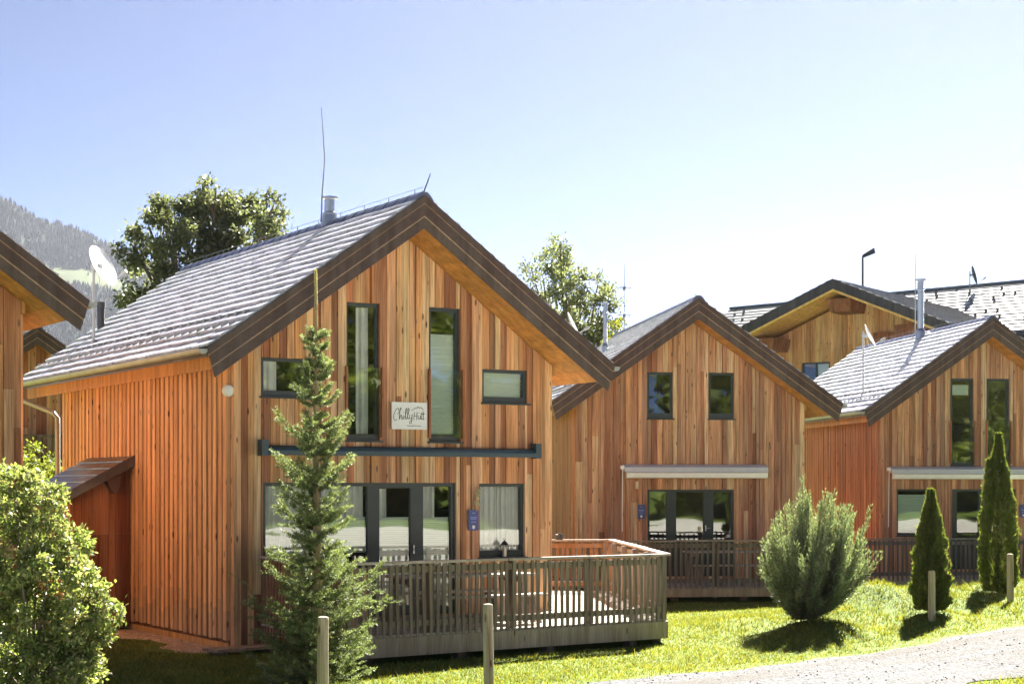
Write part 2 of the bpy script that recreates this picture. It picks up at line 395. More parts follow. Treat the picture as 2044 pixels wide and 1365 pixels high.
_tile = None
def roof_meshes():
    global _tile
    if _tile: return _tile
    r = random.Random(3); mb = MB(); deck = MB()
    n = 17; y0, y1 = -OV - .02, LEN
    SL = H / n; tw = .335
    for sgn in (-1, 1):
        nx_, nz_ = sgn * TP / math.hypot(1, TP), 1 / math.hypot(1, TP)
        def P(d, y, up): return (sgn * d + nx_ * up, y, ZR - TP * d + nz_ * up)
        for i in range(n):
            dl, du = H - i * SL, max(.0, H - (i + 1) * SL - .03)
            off = (.5 if i % 2 else 0) * tw; y = y0 - off
            while y < y1:
                ya, yb = max(y, y0), min(y + tw - .008, y1)
                if yb - ya > .03:
                    j = r.uniform(-.004, .005); c = jit((.46, .465, .53), .12, r); dj = dl + r.uniform(-.006, .006)
                    p = [P(dj, ya, .020), P(dj, yb, .020), P(du, yb, -.004), P(du, ya, -.004),
                         P(dj, ya, .058 + j), P(dj, yb, .058 + j), P(du, yb, .012 + j), P(du, ya, .012 + j)]
                    if sgn < 0: p = [p[1], p[0], p[3], p[2], p[5], p[4], p[7], p[6]]
                    mb.hexa(p, c)
                y += tw
        # roof deck below the tiles
        a, b = 0.0, sgn * H
        pts = [(a, y0 + .06, ZR - .03), (b, y0 + .06, ZR - TP * H - .03), (b, y0 + .06, ZR - TP * H - .14), (a, y0 + .06, ZR - .14)]
        deck.prism(pts if sgn < 0 else pts[::-1], (0, y1 - y0 - .08, 0), (.10, .085, .08))
    mb.v += deck.v if False else []
    b = len(mb.v); mb.v += deck.v; mb.f += [tuple(i + b for i in f) for f in deck.f]; mb.c += deck.c
    ridge = MB(); y = y0 - .02
    while y < y1:
        c = jit((.085, .09, .15), .15, r); e = min(y + .40, y1 + .02)
        sec = lambda yy, k: [(x * k, yy, ZR + z * k + .01) for x, z in ((-.16, -.075), (-.11, .0), (-.05, .055), (.05, .055), (.11, .0), (.16, -.075))]
        s0, s1 = sec(y, 1.06), sec(e, .95)
        for q in range(5): ridge.poly([s0[q], s0[q + 1], s1[q + 1], s1[q]], c)
        ridge.poly(s0[::-1], c); y += .38
    guard = mb
    for k in range(int((y1 - y0) / .335)):
        for row, d in ((0, H - .42), (1, H - .72)):
            yy = y0 + .2 + k * .335 + row * .16
            guard.hexa([(-d - .02, yy - .012, ZR - TP * d + .04), (-d - .02, yy + .012, ZR - TP * d + .04), (-d + .08, yy + .012, ZR - TP * d + .1), (-d + .08, yy - .012, ZR - TP * d + .1),
                        (-d - .03, yy - .012, ZR - TP * d + .10), (-d - .03, yy + .012, ZR - TP * d + .10), (-d + .05, yy + .012, ZR - TP * d + .11), (-d + .05, yy - .012, ZR - TP * d + .11)], (.3, .3, .3))
    wire = MB(); wire.tube([(0, y0, ZR + .15), (0, y1, ZR + .15)], .004, 5)
    k = y0 + .3
    while k < y1: wire.tube([(0, k, ZR + .04), (0, k, ZR + .15)], .007, 5); k += .9
    barge = []
    for sgn in (-1, 1):
        bb = MB(); yb = -OV - .02
        def strip(o0, o1, ya, yb_, col):
            q = lambda a, o: (sgn * a, ZR - TP * a - o)
            # ends cut square to the slope
            e0 = H + .03 - .55 * o0 * TP * .6; e1 = H + .03 - .55 * o1 * TP * .6
            p = [(*q(0, o0)[:1], yb_, q(0, o0)[1]), (q(e0, o0)[0], yb_, q(e0, o0)[1]), (q(e1, o1)[0], yb_, q(e1, o1)[1]), (q(0, o1)[0], yb_, q(0, o1)[1])]
            if sgn < 0: p = p[::-1]
            bb.prism(p, (0, ya - yb_, 0), col)
        dk = (.085, .058, .052)
        strip(-.015, .10, yb, yb - .055, jit(dk, .1)); strip(.10, .125, yb, yb - .03, (.34, .22, .14))
        strip(.125, .30, yb, yb - .04, jit((.075, .05, .046), .1)); strip(.30, .325, yb, yb - .024, (.36, .25, .17))
        strip(.325, .50, yb, yb - .018, jit((.09, .062, .055), .1))
        barge.append(bb.mesh('barge_board', M['barge']))
    sof = MB()
    for sgn in (-1, 1):
        # boarded soffit, slats run across the slope
        n2 = 28
        for i in range(n2):
            a0, a1 = 3.27 * i / n2, 3.27 * (i + 1) / n2 - .003
            for (ya, yb_) in ((-OV - .015, LEN - .05),):
                p = [(sgn * a0, ya, zsof(a0) + .012), (sgn * a1, ya, zsof(a1) + .012), (sgn * a1, yb_, zsof(a1) + .012), (sgn * a0, yb_, zsof(a0) + .012),
                     (sgn * a0, ya, zsof(a0) + .032), (sgn * a1, ya, zsof(a1) + .032), (sgn * a1, yb_, zsof(a1) + .032), (sgn * a0, yb_, zsof(a0) + .032)]
                if sgn < 0: p = [p[1], p[0], p[3], p[2], p[5], p[4], p[7], p[6]]
                sof.hexa(p, jit((.60, .29, .085), .10, r))
        e = 3.27   # eave board closing the box
        x0, x1 = sorted((sgn * e, sgn * (e + .025)))
        sof.box(x0, x1, -OV - .015, LEN - .05, zsof(e) + .01, ZR - TP * e - .10, (.55, .27, .09))
    gut = []
    for sgn in (-1, 1):
        g = MB(); xc = sgn * (H + .085); zc = ZR - TP * H - .03; rr = .075
        pr = [(xc + rr * math.cos(math.pi + math.pi * k / 8), zc + rr * math.sin(math.pi + math.pi * k / 8)) for k in range(9)]
        inn = [(xc + (rr - .008) * math.cos(math.pi + math.pi * k / 8), zc + .004 + (rr - .008) * math.sin(math.pi + math.pi * k / 8)) for k in range(9)]
        ring = pr + inn[::-1]
        g.prism([(x, -OV - .03, z) for x, z in ring][::-1], (0, LEN + OV + .02, 0))
        for yy in (-OV - .034, LEN - .008): g.prism([(x, yy, z) for x, z in pr][::-1], (0, .006, 0))
        k = -OV + .3
        while k < LEN: g.box(xc - rr - .004, xc + rr + .004, k, k + .025, zc - .004, zc + .006); k += .8
        gut.append(g.mesh('gutter', M['zinc']))
    _tile = dict(roof=mb.mesh('roof', M['tile']), ridge=ridge.mesh('ridge_cap', M['tile']), wire=wire.mesh('lightning_wire', M['cable']),
                 barge=barge, soffit=sof.mesh('soffit', M['soffit']), gut=gut)
    return _tile

def frame_mb(a0, a1, z0, z1, fr, frb, mull=(), y0=.045, y1=.10, ft=None):
    ft = ft or fr
    mb = MB()
    mb.box(a0, a0 + fr, y0, y1, z0, z1); mb.box(a1 - fr, a1, y0, y1, z0, z1)
    mb.box(a0 + fr, a1 - fr, y0, y1, z1 - ft, z1); mb.box(a0 + fr, a1 - fr, y0, y1, z0, z0 + frb)
    for m0, m1 in mull: mb.box(m0, m1, y0 - .004, y1 + .004, z0 + frb, z1 - ft)
    # thin black rubber line / inner sash lip
    mb.box(a0 + fr, a0 + fr + .012, y0 + .02, y1 - .01, z0 + frb, z1 - ft); mb.box(a1 - fr - .012, a1 - fr, y0 + .02, y1 - .01, z0 + frb, z1 - ft)
    return mb
def curtain_mb(a0, a1, z0, z1, y=.148, col=(1, 1, 1), r=rnd):
    mb = MB(); n = max(8, int((a1 - a0) / .018)); prev = None; ph = r.uniform(0, 6)
    for i in range(n + 1):
        a = a0 + (a1 - a0) * i / n; yy = y + .028 * math.sin(a * 62 + ph + 1.3 * math.sin(a * 13)) + .012 * math.sin(a * 120)
        if prev: mb.poly([(prev[0], prev[1], z0), (a, yy, z0), (a, yy, z1), (prev[0], prev[1], z1)])
        prev = (a, yy)
    return mb
def window(parent, name, a0, a1, z0, z1, mull=(), fr=.055, frb=.085, blinds=(), curtains=(), sill=True, guard=None, handle=False, ft=None):
    ft = ft or min(fr, .06)
    w = frame_mb(a0, a1, z0, z1, fr, frb, mull, ft=ft).build(name, M['frame'], parent)
    ed = [a0 + fr] + [e for m in mull for e in m] + [a1 - fr]
    for i in range(0, len(ed), 2):
        g = MB(); g.poly([(ed[i], .074, z0 + frb), (ed[i + 1], .074, z0 + frb), (ed[i + 1], .074, z1 - ft), (ed[i], .074, z1 - ft)]); g.build('pane', M['glass'], w)
    if sill:
        s = MB(); s.box(a0 - .03, a1 + .03, -.075, .045, z0 - .03, z0 - .002); s.build('sill', M['frame'], w)
    for b0, b1, c0, c1 in blinds:
        b = MB(); n = max(4, int((c1 - c0) / .035)); pts = []
        for i in range(n + 1): pts.append((.125 + (.010 if i % 2 else 0), c0 + (c1 - c0) * i / n))
        for (ya, za), (yb, zb) in zip(pts, pts[1:]): b.poly([(b0, ya, za), (b1, ya, za), (b1, yb, zb), (b0, yb, zb)])
        b.box(b0, b1, .115, .14, c1, c1 + .018); b.box(b0, b1, .115, .14, c0 - .014, c0)
        b.build('blind', M['blind'], w)
    for c in curtains: curtain_mb(*c).build('curtain', M['curtain'], w)
    if guard:
        g0, g1 = guard; g = MB(); g.poly([(a0 + .01, -.056, g0), (a1 - .01, -.056, g0), (a1 - .01, -.056, g1), (a0 + .01, -.056, g1)]); g.build('glass_guard', M['glass'], w)
        for x in (a0 - .035, a1 + .005):
            p = MB(); p.box(x, x + .035, -.085, -.040, g0 - .02, g1 + .01, jit((.40, .16, .08), .1)); p.build('guard_post', M['clad'], w)
    if handle:
        h = MB(); xh = handle; h.box(xh, xh + .025, .02, .04, 1.40, 1.54); h.tube([(xh + .012, .03, 1.47), (xh + .012, .0, 1.47), (xh + .11, .0, 1.47)], .009, 8); h.build('handle', M['steel'], w)
    return w

def chalet(loc, th, label, openings, pal, wallmat, seed, batten_col=(.80, .45, .235), side_n=.215, flue=None, vent=False, detail=True):
    r = random.Random(seed); T = roof_meshes()
    root = empty('chalet', loc, th, label, 'chalet', 'row of larch chalets')
    f = MB(); boards(f, -W, W, 0.0, openings, pal, r, zsof, 0.05); f.build('front_wall', wallmat, root)
    for sgn in (-1, 1):
        s = MB(); y = .13
        zt = zsof(W) - .005
        x0, x1 = sorted((sgn * W, sgn * (W - .09)))
        s.box(x0, x1, .125, WB, .08, zt, (.16, .07, .03))
        while y < WB - .05:
            wd = side_n * r.uniform(.56, .70); c = jit(batten_col, .14, r)
            # weathered foot of each batten
            zc = .14 + r.uniform(.0, .03); zm = zc + r.uniform(.25, .7)
            xo = sgn * (W + .058 + r.uniform(-.006, .006)); xa, xb = sorted((sgn * W, xo))
            e = min(y + wd, WB - .01)
            g = tuple(.55 * a + .45 * b for a, b in zip(c, (.40, .30, .22)))
            s.box(xa, xb, y, e, zc, zm, g); s.box(xa, xb, y, e, zm, zt, c); y += side_n
        xa, xb = sorted((sgn * (W - .02), sgn * (W + .03)))
        s.box(xa, xb, .13, WB - .02, -.12, .10, (.52, .30, .11))
        xa, xb = sorted((sgn * (W + .0), sgn * (W + .05)))
        s.box(xa, xb, -.02, WB, zt - .22 if False else zt - .16, zt + .06, (.62, .30, .09))
        s.build('side_wall', M['batten'], root)
    b = MB(); boards(b, -W, W, WB - .06, [], pal, r, zsof, 0.05, .2, .4, .06); b.build('back_wall', wallmat, root)
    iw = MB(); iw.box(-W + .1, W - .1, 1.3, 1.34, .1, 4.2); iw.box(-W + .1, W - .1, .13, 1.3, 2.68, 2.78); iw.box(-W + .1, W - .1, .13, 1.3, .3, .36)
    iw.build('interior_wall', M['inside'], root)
    rf = link('roof', T['roof'], root)
    link('ridge_cap', T['ridge'], rf); link('lightning_wire', T['wire'], rf)
    for b_ in T['barge']: link('barge_board', b_, root)
    link('soffit', T['soffit'], root)
    for g in T['gut']: link('gutter', g, root)
    return root, rf

# ---- main chalet
TM = .541; LM = (-1.766, 27.5, 0)
ops_main = [(-.97, -.385, 3.20, 5.36), (.495, 1.075, 3.20, 5.36), (-2.39, -1.54, 3.85, 4.44), (1.49, 2.355, 3.85, 4.40),
            (-2.36, 1.0, .42, 2.535), (1.42, 2.305, 1.315, 2.525)]
main, rf = chalet(LM, TM, 'large honey-coloured larch chalet with dark spruce growing before its gable', ops_main, WARM, M['clad'], 21)
window(main, 'window', -.97, -.385, 3.20, 5.36, (), .05, .10, curtains=[(-.72, -.50, 3.3, 5.3)], guard=(3.27, 4.34))
window(main, 'window', .495, 1.075, 3.20, 5.36, (), .06, .12, blinds=[(.55, 1.02, 3.33, 4.92)], guard=(3.27, 4.35))
window(main, 'window', -2.39, -1.54, 3.85, 4.44, (), .05, .09, curtains=[(-2.33, -2.08, 3.92, 4.40)])
window(main, 'window', 1.49, 2.355, 3.85, 4.40, (), .055, .10, blinds=[(1.54, 2.30, 3.95, 4.34)])
window(main, 'window', 1.42, 2.305, 1.315, 2.525, (), .05, .11, curtains=[(1.47, 1.84, 1.42, 2.48), (1.85, 2.26, 1.42, 2.48)])
window(main, 'window', -2.36, -.52, 1.12, 2.535, ((-1.46, -1.38),), .055, .10, blinds=[(-1.36, -.58, 1.45, 1.98)], curtains=[(-2.31, -1.55, 1.22, 2.48), (-1.35, -.6, 1.9, 2.48)], sill=False)
window(main, 'door', -.52, .345, .42, 2.535, (), .155, .16, ft=.085, blinds=[(-.36, .19, 1.38, 1.97)], curtains=[(-.36, .19, .58, 1.38), (-.36, -.20, 1.98, 2.44)], sill=False, handle=.23)
window(main, 'window', .345, 1.0, .42, 2.535, (), .075, .12, blinds=[(.43, .92, 1.30, 1.96)], curtains=[(.43, .92, .55, 1.15), (.45, .7, 1.98, 2.48)], sill=False)
low = MB(); boards(low, -2.36, -.52, 0.02, [], WARM, random.Random(5), lambda a: 1.118, .05, .09, .16, .09); low.build('sill_wall', M['clad'], main)
# flue, vent pipe and finial on the main roof
def flue(parent, x, y, zb, zt, r, cone=True):
    m = MB()
    prof = [(r * 1.9, zb - .25), (r * 1.5, zb + .12), (r, zb + .2)] if cone else [(r * 1.3, zb - .2), (r * 1.3, zb + .1), (r, zb + .11)]
    prof += [(r, zt - .34), (r * 1.5, zt - .33), (r * 1.5, zt - .29), (r * 1.05, zt - .28), (r * 1.05, zt - .06), (r * 1.75, zt - .05), (r * 1.75, zt - .015), (r * .3, zt)]
    m.lathe(prof, 18, c=(x, y, 0)); return m.build('flue', M['steel'], parent, smooth=False)
flue(rf, .0, 2.68, 7.02, 7.48, .085)
m = MB(); m.tube([(-.20, 2.60, 7.0), (-.17, 2.62, 7.5), (-.13, 2.60, 8.1), (-.19, 2.62, 8.98)], [.013, .011, .009, .005], 6); m.build('lightning_rod', M['cable'], rf)
m = MB(); m.tube([(0, -OV, ZR + .05), (.06, -OV - .02, ZR + .22), (.10, -OV - .05, ZR + .36)], [.012, .01, .006], 6); m.build('finial', M['darkmetal'], rf)
m = MB(); m.lathe([(.075, 5.2), (.075, 6.0), (.085, 6.01), (.085, 6.13), (.05, 6.14)], 14, c=(-2.02, 9.0, 0)); m.build('vent_pipe', M['darkmetal'], rf)
m = MB(); gxx, gz0 = -H - .085, ZR - TP * H - .09
m.tube([(gxx, 9.2, gz0), (gxx, 9.2, gz0 - .14), (gxx + .05, 9.14, gz0 - .24), (-W - .20, 8.78, gz0 - .50), (-W - .13, 8.72, gz0 - .60), (-W - .13, 8.72, .1)], .05, 10)
m.build('downpipe', M['zinc'], main, smooth=True)
m = MB(); m.lathe([(.02, -.06), (.06, -.055), (.088, -.03), (.098, .0), (.088, .03), (.06, .055), (.02, .06)], 20, c=(0, 0, 0))
o = m.build('wall_lamp', M['white'], main, smooth=True); o.location = (-W - .06, .06, 3.92); o.rotation_euler = (R(90), 0, R(-35))

# ---- second and third chalet
T2 = .130; L2 = (4.363, 42.05, 0)
ops2 = [(-1.09, -.45, 4.135, 5.26), (.43, 1.07, 4.135, 5.26), (-1.08, 1.07, .30, 2.41)]
c2, rf2 = chalet(L2, T2, 'middle larch chalet with two small square upper windows and a white awning', ops2, AGED, M['cladw'], 33, (.60, .30, .155))
window(c2, 'window', -1.09, -.45, 4.135, 5.26, (), .055, .13)
window(c2, 'window', .43, 1.07, 4.135, 5.26, (), .055, .13)
window(c2, 'window', -1.08, -.55, .30, 2.41, (), .05, .9, sill=False)
window(c2, 'door', -.55, .50, .30, 2.41, (), .18, .85, sill=False, handle=.36)
window(c2, 'window', .50, 1.07, .30, 2.41, (), .06, .9, sill=False)
flue(rf2, -1.25, 4.7, 6.15, 7.45, .056)
T3 = .1426; L3 = (12.709, 46.79, 0)
ops3 = [(-.87, -.215, 3.05, 5.41), (.155, .815, 3.05, 5.41), (-2.38, -1.42, 1.17, 2.415), (-.82, 1.0, .25, 2.415)]
c3, rf3 = chalet(L3, T3, 'far right larch chalet with two tall upper windows behind the columnar conifers', ops3, AGED, M['cladw'], 44, (.62, .29, .165))
window(c3, 'window', -.87, -.215, 3.05, 5.41, (), .07, .13, blinds=[(-.79, -.31, 4.98, 5.22)], guard=(3.12, 4.25))
window(c3, 'window', .155, .815, 3.05, 5.41, (), .07, .13, guard=(3.12, 4.25))
window(c3, 'window', -2.38, -1.42, 1.17, 2.415, (), .045, .06, blinds=[(-2.33, -1.47, 1.32, 2.25)])
window(c3, 'door', -.82, .1, .25, 2.415, (), .15, .85, sill=False, handle=-.01)
window(c3, 'window', .1, 1.0, .25, 2.415, (), .06, .3, sill=False, curtains=[(.2, .9, .5, 2.3)])
flue(rf3, -.25, 3.7, 6.9, 8.55, .09)
m = MB(); m.tube([(.05, 4.9, 7.0), (.05, 4.9, 8.6), (.05, 4.9, 9.45)], [.018, .014, .008], 6); m.build('lightning_rod', M['zinc'], rf3)

# ---- chalet cut by the left edge, and the one far behind
c0, rf0 = chalet((-9.39, 23.07, .60), .56, 'close chalet at the left edge showing only its eave and corner post', [], WARM, M['clad'], 55)
c6, rf6 = chalet((px(77, 48.7) - .22, 49.3, .0), .30, 'small distant chalet gable peeking between two nearer roofs', [(-2.2, -1.2, 2.9, 4.1)], WARM, M['clad'], 66)
window(c6, 'window', -2.2, -1.2, 2.9, 4.1, (), .06, .08)
bal = MB(); bal.box(-W, W + .4, -1.2, -1.12, 3.86, 3.94, (.16, .11, .09)); bal.box(-W, W + .4, -1.2, 0, 2.75, 2.86, (.16, .11, .09))
xx = -W
while xx < W + .4: bal.box(xx, xx + .08, -1.17, -1.14, 2.87, 3.86, jit((.20, .14, .12), .2)); xx += .135
bal.build('balcony', M['greywood'], c6)

# ------------------------------------------------------------------ lean-to shed on the main chalet's flank
sh = empty('lean_to_shed', LM, TM, 'low lean-to shed with dark sloping roof against orange batten wall', 'shed')
w = MB()
def shz(a): return 3.02 - .535 * (abs(a) - W)
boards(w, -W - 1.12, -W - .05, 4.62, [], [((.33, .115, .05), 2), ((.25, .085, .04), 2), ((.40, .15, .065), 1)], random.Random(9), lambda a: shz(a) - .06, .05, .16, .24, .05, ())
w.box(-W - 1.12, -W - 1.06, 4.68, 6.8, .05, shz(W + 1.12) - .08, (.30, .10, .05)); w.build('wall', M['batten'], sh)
rr_ = MB(); n = 6
for i in range(n):
    a0, a1 = -W - 1.36 + 1.32 * i / n, -W - 1.36 + 1.32 * (i + 1) / n + .03
    y = 4.40
    while y < 6.95:
        e = min(y + .36, 6.97); c = jit((.075, .07, .09), .2)
        rr_.hexa([(a0, y, shz(a0) + .0), (a1, y, shz(a1) - .02), (a1, e, shz(a1) - .02), (a0, e, shz(a0)), (a0, y, shz(a0) + .035), (a1, y, shz(a1) + .012), (a1, e, shz(a1) + .012), (a0, e, shz(a0) + .035)], c); y += .37
rr_.hexa([(-W - 1.36, 4.36, shz(W + 1.36) - .13), (-W - .05, 4.36, shz(W + .05) - .16), (-W - .05, 4.40, shz(W + .05) - .16), (-W - 1.36, 4.40, shz(W + 1.36) - .13),
          (-W - 1.36, 4.36, shz(W + 1.36) + .03), (-W - .05, 4.36, shz(W + .05) + .03), (-W - .05, 4.40, shz(W + .05) + .03), (-W - 1.36, 4.40, shz(W + 1.36) + .03)], (.055, .045, .05))
rr_.build('roof', M['tile'], sh)
m = MB(); m.hexa([(-W - .42, 4.40, 2.36), (-W - .34, 4.40, 2.36), (-W - .34, 4.60, 2.36), (-W - .42, 4.60, 2.36), (-W - .56, 4.40, 2.62), (-W - .28, 4.40, 2.66), (-W - .28, 4.60, 2.66), (-W - .56, 4.60, 2.62)], (.1, .06, .05)); m.build('bracket', M['barge'], sh)

# ------------------------------------------------------------------ terraces and railings
def deck(poly, zf, label, th=.30, plank_dir=None):
    root = empty('terrace_deck', (poly[0][0], poly[0][1], 0), 0, label, 'deck', 'timber terraces before the chalets')
    o = np.array(poly[0]); q = [(p[0] - o[0], p[1] - o[1]) for p in poly]
    # planks: clip polygon by strips
    d = np.array(plank_dir); nrm = np.array([-d[1], d[0]])
    def clip(pg, k, sgn):
        out = []
        for i in range(len(pg)):
            a, b = np.array(pg[i]), np.array(pg[(i + 1) % len(pg)]); fa, fb = sgn * (a @ nrm - k), sgn * (b @ nrm - k)
            if fa >= 0: out.append(tuple(a))
            if fa * fb < 0: out.append(tuple(a + (b - a) * fa / (fa - fb)))
        return out
    mb = MB(); ks = [np.array(p) @ nrm for p in q]; k = min(ks)
    while k < max(ks):
        c = clip(clip(q, k, 1), k + .135, -1)
        if len(c) >= 3: mb.prism([(x, y, zf - .03) for x, y in c], (0, 0, .03 + rnd.uniform(-.003, .003)), jit((.40, .36, .32), .12))
        k += .142
    mb.build('floor', M['deckwood'], root)
    return root, q
def edge_beam(root, o, p0, p1, zf, zb):
    p0, p1 = np.array(p0) - o, np.array(p1) - o; d = p1 - p0; L = np.linalg.norm(d); d /= L
    mb = MB(); x = 0.0
    while x < L:
        e = min(x + rnd.uniform(2.2, 3.2), L); mb.box(x, e - .004, -.03, .03, zb, zf - .034, jit((.40, .335, .27), .12)); x = e
    x = .3
    while x < L: mb.box(x, x + .14, .04, .18, -.05, zf - .05, (.10, .08, .07)); x += 1.6
    mb.build('edge_beam', M['greywood'], root, (p0[0], p0[1], 0), math.atan2(d[1], d[0]))
BAL = None
def railing(p0, p1, zf, h, label, col=(.245, .205, .175), sp=.112, group='terrace railings', zdrop=.16, cap=(.46, .40, .37)):
    p0, p1 = np.array(p0), np.array(p1); d = p1 - p0; L = np.linalg.norm(d); d /= L
    root = empty('deck_railing', (p0[0], p0[1], zf), math.atan2(d[1], d[0]), label, 'railing', group)
    hr = MB(); x = 0.0
    while x < L:
        e = min(x + rnd.uniform(1.9, 2.6), L); t = rnd.uniform(-.006, .006); hr.box(x, e - .003, -.075, .065, h - .035 + t, h + t, jit(cap, .1)); x = e
    hr.build('handrail', M['greywood'], root)
    for zr_ in (h - .17, .10):
        lr = MB(); lr.box(0, L, .02, .06, zr_, zr_ + .09, jit(col, .1)); lr.build('cross_rail', M['greywood'], root)
    n = int(L / 1.75) + 1
    for i in range(n + 1):
        x = min(max(i * L / n, .05), L - .05); p = MB(); p.box(x - .045, x + .045, .065, .15, -.25, h - .04, jit(col, .12)); p.build('post', M['greywood'], root)
    nb = min(100, int(L / sp)); meshes = []
    for k in range(6):
        b = MB(); b.box(-.025, .025, -.010, .012, -zdrop, h - .05, jit(col, .2)); meshes.append(b.mesh('baluster', M['greywood']))
    for i in range(nb):
        o = link('baluster', meshes[rnd.randrange(6)], root, ((i + .5) * L / nb + rnd.uniform(-.006, .006), rnd.choice((-.002, .0, .002)), rnd.uniform(-.012, .012)))
        o.rotation_euler = (0, R(rnd.uniform(-1.1, 1.1)), 0); o.scale = (rnd.uniform(.85, 1.15), 1, 1)
    return root
PR, PB = (2.42, 27.1), (1.97, 34.5)
cM, sM = math.cos(TM), math.sin(TM)
def ML(a, b): return (LM[0] + a * cM - b * sM, LM[1] + a * sM + b * cM)
PL = ML(-2.42, -3.03)
dm, _ = deck([ML(-2.42, -.06), PL, PR, PB, ML(W + .06, 6.2), ML(W + .06, -.06)], .40, 'large silvered terrace wrapping round the honey-coloured chalet', plank_dir=(cM, sM))
o0 = np.array(ML(-2.42, -.06))
edge_beam(dm, o0, PL, PR, .40, .10); edge_beam(dm, o0, PR, PB, .40, .10)
railing(PL, PR, .40, 1.03, 'long grey slatted railing along the near front of the large terrace')
railing(PR, PB, .40, 1.03, 'sunlit slatted railing running back from the large terrace corner')
railing(PB, ML(W + .1, 6.0), .40, 1.03, 'orange-lit short railing closing the rear of the large terrace', (.38, .19, .09))  # warm backlight put into the orange slat colour
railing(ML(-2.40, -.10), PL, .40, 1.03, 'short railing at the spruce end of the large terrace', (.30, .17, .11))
def frame2(L_, t):
    c, s = math.cos(t), math.sin(t)
    return lambda a, b: (L_[0] + a * c - b * s, L_[1] + a * s + b * c)
F2, F3 = frame2(L2, T2), frame2(L3, T3)
q2 = [F2(-3.2, -.05), F2(-3.2, -3.6), F2(2.6, -3.6), F2(2.6, -.05)]
d2, _ = deck(q2, .24, 'grey terrace raised above the grass before the middle chalet', plank_dir=(1, 0))
edge_beam(d2, np.array(q2[0]), q2[1], q2[2], .24, .03)
railing(q2[1], q2[2], .24, 1.05, 'grey slatted railing across the front of the middle terrace', (.165, .145, .15), .12, cap=(.26, .23, .23))
railing(q2[2], q2[3], .24, 1.05, 'railing at the juniper end of the middle terrace', (.165, .145, .15), .12, cap=(.26, .23, .23))
q3 = [F3(-4.2, -.05), F3(-4.2, -2.5), F3(3.6, -2.5), F3(3.6, -.05)]
d3, _ = deck(q3, .12, 'grey terrace behind the two columnar conifers', plank_dir=(1, 0))
edge_beam(d3, np.array(q3[0]), q3[1], q3[2], .12, -.12)
railing(q3[1], q3[2], .12, 1.05, 'violet-grey slatted railing passing behind the two columnar conifers', (.165, .145, .155), .12, cap=(.26, .23, .24))

# ------------------------------------------------------------------ terrace furniture
def table(name, loc, rz, L, Wd, h, label, cat, group, col=(.40, .36, .32)):
    root = empty(name, loc, rz, label, cat, group)
    t = MB(); n = max(3, round(Wd / .12))
    for i in range(n): t.box(-L / 2, L / 2, -Wd / 2 + Wd * i / n, -Wd / 2 + Wd * (i + 1) / n - .008, h - .035, h, jit(col, .1))
    t.build('table_top' if cat == 'table' else 'seat', M['deckwood'], root)
    for sx in (-1, 1):
        for sy in (-1, 1):
            l = MB(); x = sx * (L / 2 - .22); y = sy * (Wd / 2 - .05)
            l.hexa([(x - .035 + sx * .06, y - .03, 0), (x + .035 + sx * .06, y - .03, 0), (x + .035 + sx * .06, y + .03, 0), (x - .035 + sx * .06, y + .03, 0),
                    (x - .035, y - .03, h - .036), (x + .035, y - .03, h - .036), (x + .035, y + .03, h - .036), (x - .035, y + .03, h - .036)], jit((.26, .22, .19), .1)); l.build('leg', M['greywood'], root)
        s = MB(); s.box(sx * (L / 2 - .2) - .02, sx * (L / 2 - .2) + .02, -Wd / 2 + .08, Wd / 2 - .08, h - .13, h - .04, jit((.26, .22, .19), .1)); s.build('brace', M['greywood'], root)
    return root
p = ML(.25, -1.45)
table('garden_table', (p[0], p[1], .40), TM, 2.3, .75, .74, 'weathered wooden garden table on the large terrace', 'table', 'terrace furniture')
p = ML(.3, -.80); table('garden_bench', (p[0], p[1], .40), TM, 2.2, .28, .45, 'wooden bench between the table and the chalet door', 'bench', 'terrace furniture')
p = ML(.3, -2.08); table('garden_bench', (p[0], p[1], .40), TM, 2.2, .28, .45, 'wooden bench between the table and the near railing', 'bench', 'terrace furniture')
p = F2(.5, -1.7); table('garden_table', (p[0], p[1], .24), T2, 2.1, .75, .74, 'wooden table on the middle terrace before the glazed door', 'table', 'terrace furniture')
p = F2(.5, -2.45); table('garden_bench', (p[0], p[1], .24), T2, 2.1, .28, .45, 'wooden bench behind the middle terrace railing', 'bench', 'terrace furniture')

